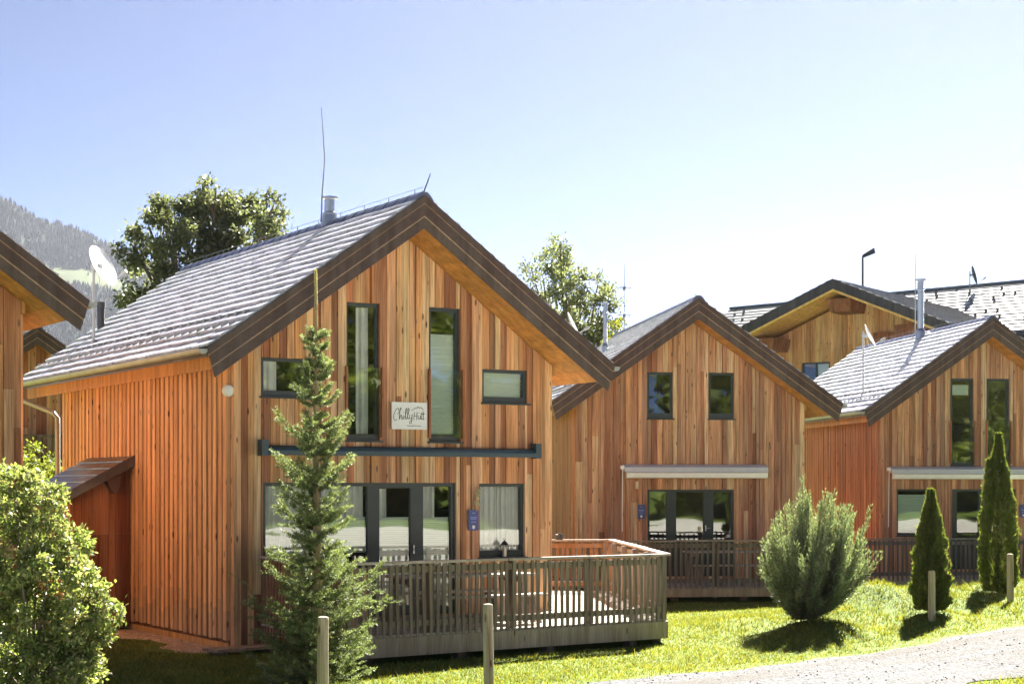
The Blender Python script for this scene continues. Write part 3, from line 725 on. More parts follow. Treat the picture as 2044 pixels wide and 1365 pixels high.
# ------------------------------------------------------------------ awnings, signs and small things on the walls
a = empty('awning', (*ML(0, 0), 0), TM, 'closed dark petrol awning tube across the large chalet', 'awning', 'closed terrace awnings')
m = MB(); m.tube([(-2.38, -.15, 3.025), (2.47, -.15, 3.025)], .072, 14); m.build('cassette', M['awn_dark'], a, smooth=True)
m = MB(); m.box(-2.36, 2.45, -.245, -.205, 2.955, 3.02); m.build('front_rail', M['awn_dark'], a)
for x in (-2.42, 2.44):
    m = MB(); m.box(x - .05, x + .055, -.23, -.05, 2.94, 3.185); m.build('bracket', M['awn_dark'], a)
def pale_awning(fr, t, a0, a1, label):
    p = fr(0, 0); a = empty('awning', (p[0], p[1], 0), t, label, 'awning', 'closed terrace awnings')
    m = MB(); m.hexa([(a0, -.30, 2.83), (a1, -.30, 2.83), (a1, -.05, 2.86), (a0, -.05, 2.86), (a0, -.27, 2.95), (a1, -.27, 2.95), (a1, -.05, 3.02), (a0, -.05, 3.02)]); m.build('cassette', M['awn_grey'], a)
    m = MB(); m.hexa([(a0 + .03, -.31, 2.70), (a1 - .02, -.31, 2.70), (a1 - .02, -.20, 2.68), (a0 + .03, -.20, 2.68), (a0 + .03, -.345, 2.815), (a1 - .02, -.345, 2.815), (a1 - .02, -.20, 2.825), (a0 + .03, -.20, 2.825)]); m.build('front_rail', M['awn_white'], a)
    m = MB(); m.box(a0 - .09, a0 - .004, -.22, -.10, 2.90, 2.99); m.build('crank_box', M['awn_white'], a)
    m = MB(); m.tube([(a0 - .05, -.2, 2.9), (a0 - .04, -.12, 1.4)], .010, 6); m.build('crank_rod', M['awn_white'], a)
pale_awning(F2, T2, -1.69, 1.85, 'white closed awning above the middle chalet door')
pale_awning(F3, T3, -2.62, 1.6, 'white closed awning partly hidden by the tallest columnar conifer')

# painted name board between the tall windows
p = ML(.115, -.058); sg = empty('name_sign', (p[0], p[1], 3.60), TM, 'pale name board with dark handwriting between two tall windows', 'sign')
m = MB(); m.box(-.315, .315, -.012, .012, -.215, .215); m.build('panel', M['signw'], sg)
def script(strokes, r=.0042):
    mb = MB()
    for st in strokes:
        pts = [Vector((x, -.0155, z)) for x, z in st]; out = []
        for i in range(len(pts) - 1):
            p0, p1, p2, p3 = pts[max(i - 1, 0)], pts[i], pts[i + 1], pts[min(i + 2, len(pts) - 1)]
            for k in range(5):
                t = k / 5; out.append(.5 * ((2 * p1) + (p2 - p0) * t + (2 * p0 - 5 * p1 + 4 * p2 - p3) * t * t + (3 * p1 - p0 - 3 * p2 + p3) * t ** 3))
        out.append(pts[-1]); mb.tube([q for q in out], r, 5)
    return mb
st = [[(-.19, .075), (-.205, .115), (-.24, .10), (-.285, .0), (-.27, -.075), (-.225, -.06)],                                   # C
      [(-.215, .02), (-.16, .10), (-.15, .125), (-.17, .10), (-.185, -.06), (-.165, .0), (-.145, .005), (-.14, -.055), (-.115, -.03)],   # h
      [(-.115, .0), (-.115, -.05), (-.09, -.04)], [(-.108, .045), (-.105, .05)],                                                # i
      [(-.09, -.03), (-.05, .09), (-.06, .12), (-.075, .06), (-.07, -.05), (-.045, -.03), (-.01, .09), (-.02, .12), (-.035, .06), (-.03, -.05), (-.005, -.03)],  # ll
      [(.0, .02), (.005, -.04), (.035, -.035), (.045, .025), (.035, -.10), (.01, -.125), (.0, -.10), (.05, -.05)],                 # y
      [(.085, .06), (.075, -.06)], [(.135, .065), (.125, -.06)], [(.075, .0), (.135, .005)],                                      # H
      [(.155, .01), (.155, -.045), (.185, -.045), (.195, .01), (.195, -.05)], [(.16, .045), (.163, .05)], [(.185, .045), (.188, .05)],   # u umlaut
      [(.225, .075), (.215, -.05), (.235, -.045)], [(.20, .03), (.24, .035)], [(.255, .075), (.245, -.05), (.265, -.045)], [(.23, .03), (.275, .035)],
      [(.03, .09), (.075, .105), (.10, .13), (.125, .12), (.15, .15), (.175, .125), (.20, .14), (.225, .12), (.25, .095)],        # ridge line
      [(-.05, -.155), (.02, -.16), (.10, -.155), (.20, -.16)]]
script(st).build('lettering', M['ink'], sg)

def blue_sign(pt, t, z, label):
    s = empty('house_number_plate', (pt[0], pt[1], z), t, label, 'plate', 'blue plates beside the doors')
    pts = []
    for cx, cz, a0 in ((.075, .15, 0), (-.075, .15, 90), (-.075, -.15, 180), (.075, -.15, 270)):
        for k in range(4): an = R(a0 + k * 30); pts.append((cx + .02 * math.cos(an), -.008, cz + .02 * math.sin(an)))
    m = MB(); m.prism(pts[::-1], (0, .016, 0)); m.build('plate', M['blue'], s)
    m = MB()
    for k, (wd, zz) in enumerate(((.028, .115), (.062, .045), (.055, .02), (.045, -.03))): m.box(-wd, wd, -.0105, -.0084, zz - .009, zz + .009)
    m.build('print', M['lightblue'], s)
    m = MB(); m.prism([(-.022, -.0105, -.085), (-.026, -.0105, -.125), (0, -.0105, -.15), (.026, -.0105, -.125), (.022, -.0105, -.085)], (0, .002, 0)); m.build('emblem', M['white'], s)
blue_sign(ML(1.29, -.06), TM, 1.93, 'small blue plate under the dried straw bow')
blue_sign(F2(-1.25, -.06), T2, 1.875, 'small blue plate left of the middle chalet door')
blue_sign(F3(1.18, -.06), T3, 1.82, 'small blue plate at the right edge beyond the tallest conifer')
p = ML(1.35, -.07); b = empty('straw_bow', (p[0], p[1], 2.27), TM, 'pale dried straw bow hanging above the blue plate', 'decoration')
m = MB(); r = random.Random(4)
for i in range(46):
    an = r.gauss(0, .35); s_ = r.choice((-1, 1)); L = r.uniform(.10, .22)
    m.tube([(r.uniform(-.012, .012), r.uniform(-.02, .02), .02), (math.sin(an) * L * .5 + .01 * s_, r.uniform(-.025, .02), .02 + s_ * L * .5), (math.sin(an) * L + .01, r.uniform(-.03, .02), .02 + s_ * L * math.cos(an))], [.006, .006, .003], 4, jit((1, 1, 1), .1))
m.build('stalks', M['straw'], b)
m = MB(); m.lathe([(.03, -.03), (.042, 0), (.03, .03)], 10, c=(0, 0, .02)); m.build('knot', M['straw'], b)
p = F2(-1.36, -.06); m = MB(); m.box(-.03, .03, -.05, .03, -.09, .09); m.tube([(0, -.04, -.04), (0, -.075, -.05)], .022, 8); tag(m.build('outdoor_socket', M['candle'], None, (p[0], p[1], 2.52), T2), 'tiny beige wall box above the blue plate of the middle chalet', 'wall box')
# lantern on the sill of the right ground-floor window
p = ML(1.88, -.06); b = empty('lantern', (p[0], p[1], 1.315), TM, 'small black lantern with cream candle on a window sill', 'lantern')
m = MB()
for x in (-.05, .044):
    for y in (-.05, .044): m.box(x, x + .006, y, y + .006, .012, .20)
m.box(-.055, .055, -.055, .055, 0, .012); m.build('cage', M['darkmetal'], b)
m = MB(); m.lathe([(.08, .20), (.075, .21), (.03, .26), (.012, .265), (.012, .285)], 4, c=(0, 0, 0)); m.tube([(-.02, 0, .285), (-.015, 0, .31), (.015, 0, .31), (.02, 0, .285)], .003, 5); m.build('lid', M['darkmetal'], b)
m = MB(); m.lathe([(.032, .012), (.033, .15), (.028, .155), (.004, .156), (.003, .17)], 14); m.build('candle', M['candle'], b)
# ashtray on the rear handrail
q = np.array(PB) * .35 + np.array(ML(W + .1, 6.0)) * .65
m = MB(); m.lathe([(.07, 0), (.09, .07), (.085, .10), (.07, .095), (.06, .03)], 14); m.box(-.03, .03, -.03, .03, .03, .12)
tag(m.build('ashtray', M['darkmetal'], None, (px(1115, 35.2), 35.0 - .55, 1.425)), 'small dark bowl standing on the rear terrace railing', 'ashtray')
# planks by the chalet corner
p = ML(-W - .05, -.45); m = MB()
for i in range(3): m.box(-.55, .55, -.22 + i * .15, -.09 + i * .15, .06, .10, jit((.36, .27, .20), .15))
for x in (-.45, .38): m.box(x, x + .07, -.2, .2, -.03, .06, (.2, .15, .11))
tag(m.build('duckboard', M['greywood'], None, (p[0], p[1], .0), TM + .2), 'low wooden duckboard step on the lawn at the chalet corner', 'step')

# ------------------------------------------------------------------ dishes and masts
def dish(loc, rz, D, hp, label, tilt=25, arm=True, mat='dish', group='satellite dishes'):
    root = empty('satellite_dish', loc, 0, label, 'satellite dish', group)
    m = MB(); m.tube([(0, 0, -.1), (0, 0, hp)], .026, 8); m.lathe([(.07, -.12), (.05, .03)], 8); m.build('mast', M['zinc'], root)
    d = MB(); n, k = 28, 6; rows = []
    for side in (0, 1):
        for i in range(k + 1):
            rr = D / 2 * i / k; dep = .09 * D * (rr / (D / 2)) ** 2 - (.012 if side else 0)
            rows.append([(rr * .93 * math.cos(2 * math.pi * j / n), -dep, rr * math.sin(2 * math.pi * j / n)) for j in range(n)])
    for a in range(2 * k + 1):
        if a == k: continue
        for j in range(n):
            l = (j + 1) % n; q = [rows[a][j], rows[a][l], rows[a + 1][l], rows[a + 1][j]]; d.poly(q if a < k else q[::-1])
    for j in range(n):
        l = (j + 1) % n; d.poly([rows[k][j], rows[k][l], rows[2 * k + 1][l], rows[2 * k + 1][j]])
    o = d.build('reflector', M[mat], root, smooth=True)
    o.location = (math.sin(-rz) * -.0, 0, hp - D * .22)
    Mx = Matrix.Rotation(rz, 4, 'Z') @ Matrix.Translation((0, -.14, 0)) @ Matrix.Rotation(R(-tilt), 4, 'X'); o.matrix_local = Matrix.Translation((0, 0, hp - D * .22)) @ Mx
    m = MB(); m.box(-.06, .06, -.16, .03, -.05, .05)
    if arm:
        m.tube([(0, -.1, -.1), (0, -.16, -D * .48), (0, -.16 - D * .55, -D * .20)], .014, 6); m.tube([(0, -.12 - D * .55, -D * .22), (0, -.24 - D * .55, -D * .12)], .035, 8)
    o = m.build('feed_arm', M['zinc'], root); o.location = (0, 0, hp - D * .22); o.rotation_euler = (0, 0, rz)
    return root
def rloc(fr, a, b): q = fr(a, b); return (q[0], q[1], ZR - TP * abs(a) + .05)
dish(rloc(ML, -2.56, 7.75), R(72), .84, 1.60, 'big white satellite dish on a tall mast above the large chalet roof')
dish(rloc(F2, -2.93, 1.0), R(80), .62, 1.65, 'narrow white dish seen edge-on behind the large chalet roof')
dish(rloc(F3, -2.79, 1.49), R(72), .66, 1.74, 'slim satellite dish on the right chalet roof slope')
am = empty('antenna_mast', rloc(F2, 0, 8.4), .2, 'thin antenna mast standing beyond the middle chalet ridge', 'antenna')
m = MB(); m.tube([(0, 0, 0), (0, 0, 1.2), (.01, 0, 1.95)], [.012, .010, .005], 6); m.build('pole', M['cable'], am)
m = MB()
for zz in (1.25, .45):
    m.tube([(-.22, 0, zz), (.22, 0, zz)], .008, 5)
    for x in (-.18, -.06, .06, .18): m.tube([(x, -.16, zz), (x, .16, zz)], .006, 5)
    m.box(-.035, .035, -.03, .03, zz - .07, zz + .04)
m.build('aerial', M['cable'], am)

# ------------------------------------------------------------------ buildings behind
def wbox(mb, x0, x1, y0, y1, z0, z1, pal, r):
    x = x0
    while x < x1:
        e = min(x + r.uniform(.16, .26), x1); mb.box(x, e - .006, y0 - r.choice((0, .015, .03)), y1, z0, z1, pick(pal, r)); x = e
h4 = empty('timber_hall', (13.88 + .9 * .562, 72.0 + .9 * .827, 2.0), -.597, 'broad timber hall with low dark roof and orange soffit behind the chalets', 'building')
r4 = random.Random(8); t4 = .42; hl, hr, zr4, ov4 = 6.2, 6.6, 9.02, 2.1; L4 = 14
f = MB(); op4 = [(-2.36, -1.05, 4.65, 5.8)]
boards(f, -5.2, 5.4, 0, op4, [((.74, .47, .24), 3), ((.64, .36, .17), 3), ((.54, .28, .13), 2)], r4, lambda a: zr4 - .62 - t4 * abs(a), 0, .17, .26, .12); f.build('front_wall', M['clad'], h4)
for x in (-5.2, 5.3):
    s = MB(); s.box(x, x + .1, .13, L4, 0, zr4 - .62 - t4 * 5.4, (.45, .25, .12)); s.build('side_wall', M['clad'], h4)
wd = window(h4, 'window', -2.36, -1.05, 4.65, 5.8, ((-1.75, -1.68),), .08, .08, blinds=[(-1.66, -1.12, 4.75, 5.7)])
rr_ = MB(); so = MB(); fa = MB()
for sgn, hh in ((-1, hl), (1, hr)):
    n = 18
    for i in range(n):
        a0, a1 = hh * (1 - i / n), max(0, hh * (1 - (i + 1) / n) - .04); y = -ov4
        while y < L4:
            e = y + .5; p = [(sgn * a0, y, zr4 - t4 * a0), (sgn * a0, e - .02, zr4 - t4 * a0), (sgn * a1, e - .02, zr4 - t4 * a1 - .03), (sgn * a1, y, zr4 - t4 * a1 - .03)]
            q = [(x, yy, z + (.07 if k < 2 else .04)) for k, (x, yy, z) in enumerate(p)]
            pp = p + q
            if sgn < 0: pp = [p[1], p[0], p[3], p[2], q[1], q[0], q[3], q[2]]
            rr_.hexa(pp, jit((.10, .095, .11), .2, r4)); y += .5
    fa.prism([(0, -ov4 - .06, zr4 + .02), (sgn * hh, -ov4 - .06, zr4 + .02 - t4 * hh), (sgn * hh, -ov4 - .06, zr4 - .40 - t4 * hh), (0, -ov4 - .06, zr4 - .40)][::(1 if sgn > 0 else -1)], (0, .05, 0), (.055, .055, .075))
    so.prism([(0, -ov4 - .03, zr4 - .41), (sgn * hh, -ov4 - .03, zr4 - .41 - t4 * hh), (sgn * hh, -ov4 - .03, zr4 - .50 - t4 * hh), (0, -ov4 - .03, zr4 - .50)][::(1 if sgn > 0 else -1)], (0, .06, 0), (.80, .54, .20))
    ns = 26
    for i in range(ns):
        a0, a1 = hh * i / ns, hh * (i + 1) / ns - .01
        p = [(sgn * a0, -ov4 + .03, zr4 - .47 - t4 * a0), (sgn * a1, -ov4 + .03, zr4 - .47 - t4 * a1), (sgn * a1, L4, zr4 - .47 - t4 * a1), (sgn * a0, L4, zr4 - .47 - t4 * a0)]
        q = [(x, yy, z + .05) for x, yy, z in p]; pp = p + q
        if sgn < 0: pp = [p[1], p[0], p[3], p[2], q[1], q[0], q[3], q[2]]
        so.hexa(pp, jit((.78, .47, .16), .08, r4))
rr_.build('roof', M['tile'], h4); fa.build('barge_board', M['barge'], h4); so.build('soffit', M['soffit'], h4)
for x in (-3.5, .0, 2.9):
    m = MB(); zt = zr4 - .66 - t4 * abs(x); m.hexa([(x - .45, -1.4, zt - .62), (x + .45, -1.4, zt - .62), (x + .5, 0, zt - .62), (x - .5, 0, zt - .62), (x - .55, -1.5, zt - .08), (x + .55, -1.5, zt - .08), (x + .62, 0, zt - .08), (x - .62, 0, zt - .08)], (.26, .10, .05)); m.build('purlin', M['batten'], h4)
m = MB(); m.box(1.0, 2.3, -.3, -.02, 5.6, 6.9, (.33, .13, .07)); m.build('wall_panel', M['batten'], h4)

pA, pB = np.array([px(1462, 96), 96.0]), np.array([29.5, 78.5]); d5 = pB - pA; L5 = np.linalg.norm(d5); t5 = math.atan2(d5[1], d5[0])
h5 = empty('long_barn', (pA[0], pA[1], 2.5), t5, 'long far barn with pale speckled roof at the upper right', 'building')
r5 = random.Random(12); zr5 = 9.85; hh = 6.5; t_ = .46
rr_ = MB(); n = 15
for i in range(n):
    a0, a1 = hh * (1 - i / n), hh * (1 - (i + 1) / n) - .03; x = (.3 if i % 2 else 0) - .3
    while x < L5:
        e = min(x + .6, L5); x_ = max(x, 0); j = r5.uniform(0, .008); c = jit((.17, .168, .175), .3, r5)
        rr_.hexa([(x_, -a0, zr5 - t_ * a0), (e - .012, -a0, zr5 - t_ * a0), (e - .012, -a1, zr5 - t_ * a1 - .03), (x_, -a1, zr5 - t_ * a1 - .03), (x_, -a0, zr5 - t_ * a0 + .07 + j), (e - .012, -a0, zr5 - t_ * a0 + .07 + j), (e - .012, -a1, zr5 - t_ * a1 + .03), (x_, -a1, zr5 - t_ * a1 + .03)], c)
        if r5.random() < .18: rr_.box(x_ + .2, x_ + .28, -a0 - .02, -a0 + .1, zr5 - t_ * a0 + .06, zr5 - t_ * a0 + .17, (.10, .10, .11))
        x += .6
rr_.prism([(0, 0, zr5 - .04), (0, hh, zr5 - .04 - t_ * hh), (0, hh, zr5 - .2 - t_ * hh), (0, 0, zr5 - .2)], (L5, 0, 0), (.09, .09, .1))
rr_.prism([(0, 0, zr5 - .2), (0, -hh, zr5 - .2 - t_ * hh), (0, -hh, zr5 - .04 - t_ * hh), (0, 0, zr5 - .04)], (L5, 0, 0), (.09, .09, .1))
rr_.box(-.1, L5, -.16, .16, zr5 - .02, zr5 + .12, (.06, .06, .075)); rr_.build('roof', M['tile'], h5)
m = MB(); wbox(m, .3, L5 - .3, -5.2, -5.1, 0, zr5 - .3 - t_ * 5.1, AGED, r5); m.build('front_wall', M['cladw'], h5)
m = MB(); m.prism([(.3, -5.1, 0), (.3, 5.1, 0), (.3, 5.1, zr5 - .3 - t_ * 5.1), (.3, 0, zr5 - .3), (.3, -5.1, zr5 - .3 - t_ * 5.1)], (.1, 0, 0), (.35, .2, .11)); m.build('end_wall', M['cladw'], h5)
q = pA + d5 * .72
o = dish((px(1936, 84.5), 84.5, 12.1), R(82), .95, .95, 'dark satellite dish silhouetted on the far barn ridge', 15, True, 'darkmetal')
lm = empty('street_lamp', (px(1722, 100), 100.0, 3.0), .2, 'tall street lamp poking above the timber hall roof', 'street lamp')
m = MB(); m.tube([(0, 0, 0), (0, 0, 10), (0, 0, 12.85)], [.10, .07, .055], 10); m.build('pole', M['darkmetal'], lm)
m = MB(); m.hexa([(.0, -.09, 12.72), (.72, -.15, 13.02), (.72, .15, 13.02), (.0, .09, 12.72), (.0, -.06, 12.93), (.66, -.12, 13.34), (.66, .12, 13.34), (.0, .06, 12.93)], (1, 1, 1)); m.build('lamp_head', M['darkmetal'], lm)

# ------------------------------------------------------------------ roadside posts
def ghit(u, v):
    """ground point seen along a photo ray"""
    lo, hi = 12.0, 60.0
    for _ in range(60):
        m_ = (lo + hi) / 2; z = pz(v, m_)
        if z > gz(px(u, m_), m_): lo = m_
        else: hi = m_
    return px(u, lo), lo
posts = [((px(644, 19.5), 19.5), 1230, .066, 'thick round fence post standing before the spruce'), ((px(976, 20.9), 20.9), 1205, .063, 'round fence post alone before the large terrace'),
         (ghit(1860, 1238), 1138, .062, 'round fence post before the shorter columnar conifer'), (ghit(2017, 1200), 1105, .062, 'round fence post before the tallest columnar conifer')]
for (x, y), vt, r_, lab in posts:
    g = gz(x, y); h = pz(vt, y) - g; m = MB()
    prof = [(r_ * 1.02, -.25), (r_ * 1.0, .0), (r_ * .99, h * .5), (r_ * .96, h - .02), (r_ * .86, h - .003), (r_ * .45, h + .004)]
    m.lathe(prof, 18, jit((.50, .45, .32), .05)); o = m.build('fence_post', M['postwood'], None, (x, y, g), rnd.uniform(0, 6))
    o.rotation_euler = (R(rnd.uniform(-1, 1)), R(rnd.uniform(-1.2, 1.2)), rnd.uniform(0, 6)); tag(o, lab, 'post', 'round wooden posts along the track')

# ------------------------------------------------------------------ plants
def lobes(spec, Yc, dj, seed):
    r = random.Random(seed); out = []
    for u, v, rp in spec:
        Y_ = Yc + r.uniform(-dj, dj); out.append((np.array([px(u, Y_), Y_, pz(v, Y_)]), rp * Yc / FPX))
    return out
def foliage(name, parent, L, dens, ln, wd, cols, mat, seed, org, fill=.35, up=.4, clump=.16, droop=0.0):
    g = np.random.default_rng(seed); Ps = []; Cs = []; Ds = []; Ns = []
    for c, r in L:
        n = int(dens * r * r); nk = max(6, int(3.2 * (r / clump) ** 2 * .55))
        k = unit(g.normal(size=(nk, 3))) * (r * g.uniform(.45, 1.06, (nk, 1)) ** fill); k[:, 1] *= .95
        k = k[g.random(nk) > .12]
        i = g.integers(0, len(k), n)
        off = g.normal(size=(n, 3)) * clump * .48; off[:, 2] *= .8
        P = c + k[i] + off
        D = unit(g.normal(size=(n, 3)) + unit(off) * .7 + np.array([0, 0, -droop])); Nn = unit(g.normal(size=(n, 3)) * .8 + np.array([0, 0, up * 2]))
        tone = g.uniform(.72, 1.28, (len(k), 1))[i] * g.uniform(.75, 1.25, (n, 1)); pal = np.array(cols)[g.integers(0, len(cols), n)]
        Ps.append(P); Ds.append(D); Ns.append(Nn); Cs.append(pal * tone)
    P = np.concatenate(Ps) - org; D = np.concatenate(Ds); Nn = np.concatenate(Ns); C = np.clip(np.concatenate(Cs), .004, .8); n = len(P)
    V = leaf_verts(P, D, Nn, g.uniform(.7, 1.25, n) * ln, g.uniform(.7, 1.2, n) * wd)
    return link(name, raw_mesh(name, V, 4, C, mat), parent)
def limbs(name, parent, base, L, r0, org, mat, seed, fork=.5):
    r = random.Random(seed); m = MB(); base = Vector(base) - Vector(org); top = sum((Vector(c) for c, _ in L), Vector()) / len(L) - Vector(org)
    f = base.lerp(top, fork); m.tube([base - Vector((0, 0, .2)), base.lerp(f, .5) + Vector((r.uniform(-.1, .1) * r0 * 4, 0, 0)), f, f.lerp(top, .7)], [r0 * 1.3, r0, r0 * .8, r0 * .35], 10, (.16, .13, .11))
    for c, rad in L:
        c = Vector(c) - Vector(org); s = base.lerp(top, r.uniform(fork * .75, fork * 1.25)); mid = s.lerp(c, .5) + Vector((r.uniform(-.1, .1), r.uniform(-.1, .1), r.uniform(-.15, .05))) * rad * 2
        m.tube([s, mid, c, c + (c - mid).normalized() * rad * .5], [r0 * .42, r0 * .28, r0 * .14, r0 * .04], 6, (.16, .13, .11))
        for k in range(3):
            e = c + Vector((r.gauss(0, 1), r.gauss(0, 1), r.gauss(.3, 1))).normalized() * rad * .85; m.tube([mid.lerp(c, r.random()), e], [r0 * .12, r0 * .03], 5, (.15, .12, .1))
    return m.build(name, mat, parent)

# big walnut behind the main roof
Yw = 46.0
Lw = lobes([(430, 392, 42), (395, 440, 55), (325, 412, 34), (300, 460, 42), (268, 497, 32), (482, 425, 48), (540, 425, 40), (548, 470, 36), (460, 482, 58), (380, 505, 60), (305, 535, 46),
            (262, 585, 28), (425, 550, 62), (335, 585, 52), (500, 500, 50), (280, 620, 34), (400, 640, 90), (480, 620, 80), (345, 470, 48), (435, 445, 55)], Yw, 1.2, 5)
bx, by = px(410, Yw), Yw
tr = empty('broadleaf_tree', (bx, by, gz(bx, by)), 0, 'dark dense broadleaf tree rising behind the large chalet roof', 'tree', 'leafy trees behind the chalets'); org = np.array([bx, by, gz(bx, by)])
foliage('crown', tr, Lw, 3000, .135, .078, [(.12, .14, .08), (.09, .108, .07), (.155, .17, .09), (.125, .14, .11)], M['leaf'], 5, org, .5, .5, .26)
limbs('trunk', tr, org, Lw, .24, org, M['bark'], 6, .55)
# paler tree between the roofs
Yb = 62.0
Lb = lobes([(1118, 492, 20), (1103, 525, 30), (1062, 540, 18), (1085, 565, 38), (1130, 560, 38), (1160, 590, 40), (1110, 615, 46), (1192, 575, 28), (1212, 600, 26), (1175, 640, 46), (1090, 650, 36), (1130, 690, 60), (1205, 655, 34), (1215, 720, 46), (1100, 740, 70)], Yb, .9, 8)
bx, by = px(1135, Yb), Yb; org = np.array([bx, by, gz(bx, by)])
tr = empty('broadleaf_tree', tuple(org), 0, 'pale airy tree standing in the gap between two roofs', 'tree', 'leafy trees behind the chalets')
foliage('crown', tr, Lb, 2300, .14, .075, [(.17, .20, .11), (.14, .17, .11), (.21, .235, .11), (.20, .22, .16)], M['leaf'], 9, org, .45, .5, .26)
limbs('trunk', tr, org, Lb, .16, org, M['bark'], 10, .5)
# yellow-green bush beyond the middle chalet
Lc = lobes([(1228, 668, 22), (1240, 690, 24), (1215, 700, 30)], 56, .4, 3); org = np.array([px(1228, 56), 56.0, gz(px(1228, 56), 56)])
b = empty('young_tree', tuple(org), 0, 'small yellow-green tree top beside the grey flue', 'tree', 'leafy trees behind the chalets')
foliage('crown', b, Lc, 1500, .13, .07, [(.20, .20, .03), (.16, .18, .03)], M['leaf'], 4, org, .5, .4, .2); limbs('trunk', b, org, Lc, .07, org, M['bark'], 4, .6)
# big shrub at the left edge
Ys = 17.3
Ls = lobes([(30, 1000, 66), (84, 1012, 48), (45, 1085, 96), (118, 1098, 60), (90, 1185, 108), (172, 1185, 48), (216, 1212, 30), (196, 1250, 34), (150, 1265, 66), (55, 1290, 118), (135, 1335, 66), (-60, 1120, 150), (-40, 1000, 90), (90, 1380, 110)], Ys, .28, 14)
org = np.array([px(50, Ys), Ys, gz(px(50, Ys), Ys)])
b = empty('leafy_shrub', tuple(org), 0, 'big rounded yellow-green shrub filling the lower left corner', 'shrub')
foliage('crown', b, Ls, 15000, .056, .034, [(.21, .265, .085), (.15, .205, .07), (.27, .31, .12), (.32, .335, .17), (.12, .17, .06), (.29, .27, .15)], M['leaf'], 14, org, .30, .5, .075, .25)
limbs('stem', b, org, Ls, .05, org, M['bark'], 15, .25)
# bright bush behind the shed
Lq = lobes([(35, 925, 30), (75, 918, 30), (105, 938, 24), (55, 955, 40), (90, 975, 40), (15, 960, 36)], 35.5, .4, 6); org = np.array([px(60, 35.5), 35.5, 0.0])
b = empty('leafy_shrub', tuple(org), 0, 'small bright bush below the balcony beyond the lean-to', 'shrub')
foliage('crown', b, Lq, 3600, .085, .05, [(.16, .20, .035), (.12, .16, .03), (.20, .23, .05)], M['leaf'], 24, org, .5, .5, .14); limbs('stem', b, org, Lq, .04, org, M['bark'], 25, .4)

# young spruce
def needles(P0, P1, n, ln, wd, cols, g, spread=1.0, rad=.0, fwd=.8):
    t = g.random((n, 1)); A = P0 + (P1 - P0) * t; ax = unit((P1 - P0)[None])[0]
    o = unit(g.normal(size=(n, 3))); D = unit(ax * fwd + o * spread); Nn = g.normal(size=(n, 3))
    C = np.array(cols)[g.integers(0, len(cols), n)] * g.uniform(.75, 1.3, (n, 1))
    return leaf_verts(A + o * rad, D, Nn, g.uniform(.7, 1.2, n) * ln, np.full(n, wd)), C
sx, sy = px(632, 21.6), 21.6; org = np.array([sx, sy, 0.0]); g = np.random.default_rng(31)
sp = empty('spruce', tuple(org), 0, 'young spruce with a long bare leader before the large chalet', 'tree')
prof_z = [0.0, .3, .8, 1.25, 1.6, 2.1, 2.55, 3.0, 3.4, 3.8, 4.15, 4.45]; prof_r = [.66, .86, .84, .68, .48, .44, .50, .52, .36, .24, .16, .11]
V_, C_ = [], []; wood = MB(); zt_ = pz(540, sy)
wood.tube([(0, 0, -.1), (.01, 0, 1.5), (-.01, 0, 3.0), (.0, 0, 4.3), (-.012, 0, zt_)], [.075, .055, .034, .022, .013], 8, (.34, .28, .17))
lead = [(.40, .36, .20), (.46, .42, .24), (.34, .32, .17)]
v, c = needles(np.array([0., 0, 4.30]), np.array([-.012, 0, zt_]), 1500, .022, .007, lead, g, .7, .010, 1.0); V_.append(v); C_.append(c)
dark = [(.085, .115, .055), (.065, .092, .045), (.105, .13, .06)]; mid = [(.135, .17, .075), (.11, .145, .065)]; tip = [(.22, .275, .125), (.175, .23, .10), (.27, .31, .18), (.20, .255, .16)]
def branch(z, az, L, el, dens=1.0):
    d = np.array([math.cos(az), math.sin(az), 0.0]); pts = []
    for t in np.linspace(0, 1, 6): pts.append(np.array([0, 0, z]) + d * L * t + np.array([0, 0, 1.0]) * L * (math.tan(el) * (.35 * t + .65 * t * t) - (.16 if z < 1.6 else .04) * math.sin(3.1 * t)))
    wood.tube([tuple(p) for p in pts], [.012, .010, .008, .006, .004, .003], 4, (.17, .12, .08))
    for i in range(5):
        A, B = pts[i], pts[i + 1]; last = i >= 3
        v, c = needles(A, B, int(dens * 30 * np.linalg.norm(B - A) / .1) + 6, .034, .009, tip if last else (mid if i > 1 else dark), g, .9, .005, .75); V_.append(v); C_.append(c)
        if i >= 1:
            for sgn in (-1, 1):
                for q in range(2):
                    P0 = A + (B - A) * g.uniform(0, 1); side = np.array([-d[1], d[0], 0]) * sgn; tl = max(L, .28) * (.46 - .05 * i) * g.uniform(.6, 1.3)
                    P1 = P0 + unit((side * g.uniform(.4, .9) + d * .65 + np.array([0, 0, g.uniform(-.15, .55)]))[None])[0] * tl; Pm = (P0 + P1) / 2 + np.array([0, 0, -.02])
                    v, c = needles(P0, Pm, int(dens * 190 * tl) + 5, .032, .009, dark if i < 3 else mid, g, .9, .004, .7); V_.append(v); C_.append(c)
                    v, c = needles(Pm, P1, int(dens * 190 * tl) + 5, .032, .009, mid if g.random() < .5 else tip, g, .8, .004, .85); V_.append(v); C_.append(c)
z = .10
while z < 4.40:
    rr = np.interp(z, prof_z, prof_r) * g.uniform(.86, 1.14); nb = g.integers(5, 8) if z < 3.0 else g.integers(3, 6); ph = g.uniform(0, 6.28)
    for k in range(nb):
        az = ph + 6.28 * k / nb + g.uniform(-.4, .4); zz_ = z + g.uniform(-.09, .09); el = g.uniform(.15, .62) + .30 * (z / 4.4)
        branch(zz_, az, rr * g.uniform(.36, 1.12), el, .66)
    z += g.uniform(.10, .17) * (1.0 if z < 2.9 else 1.2)
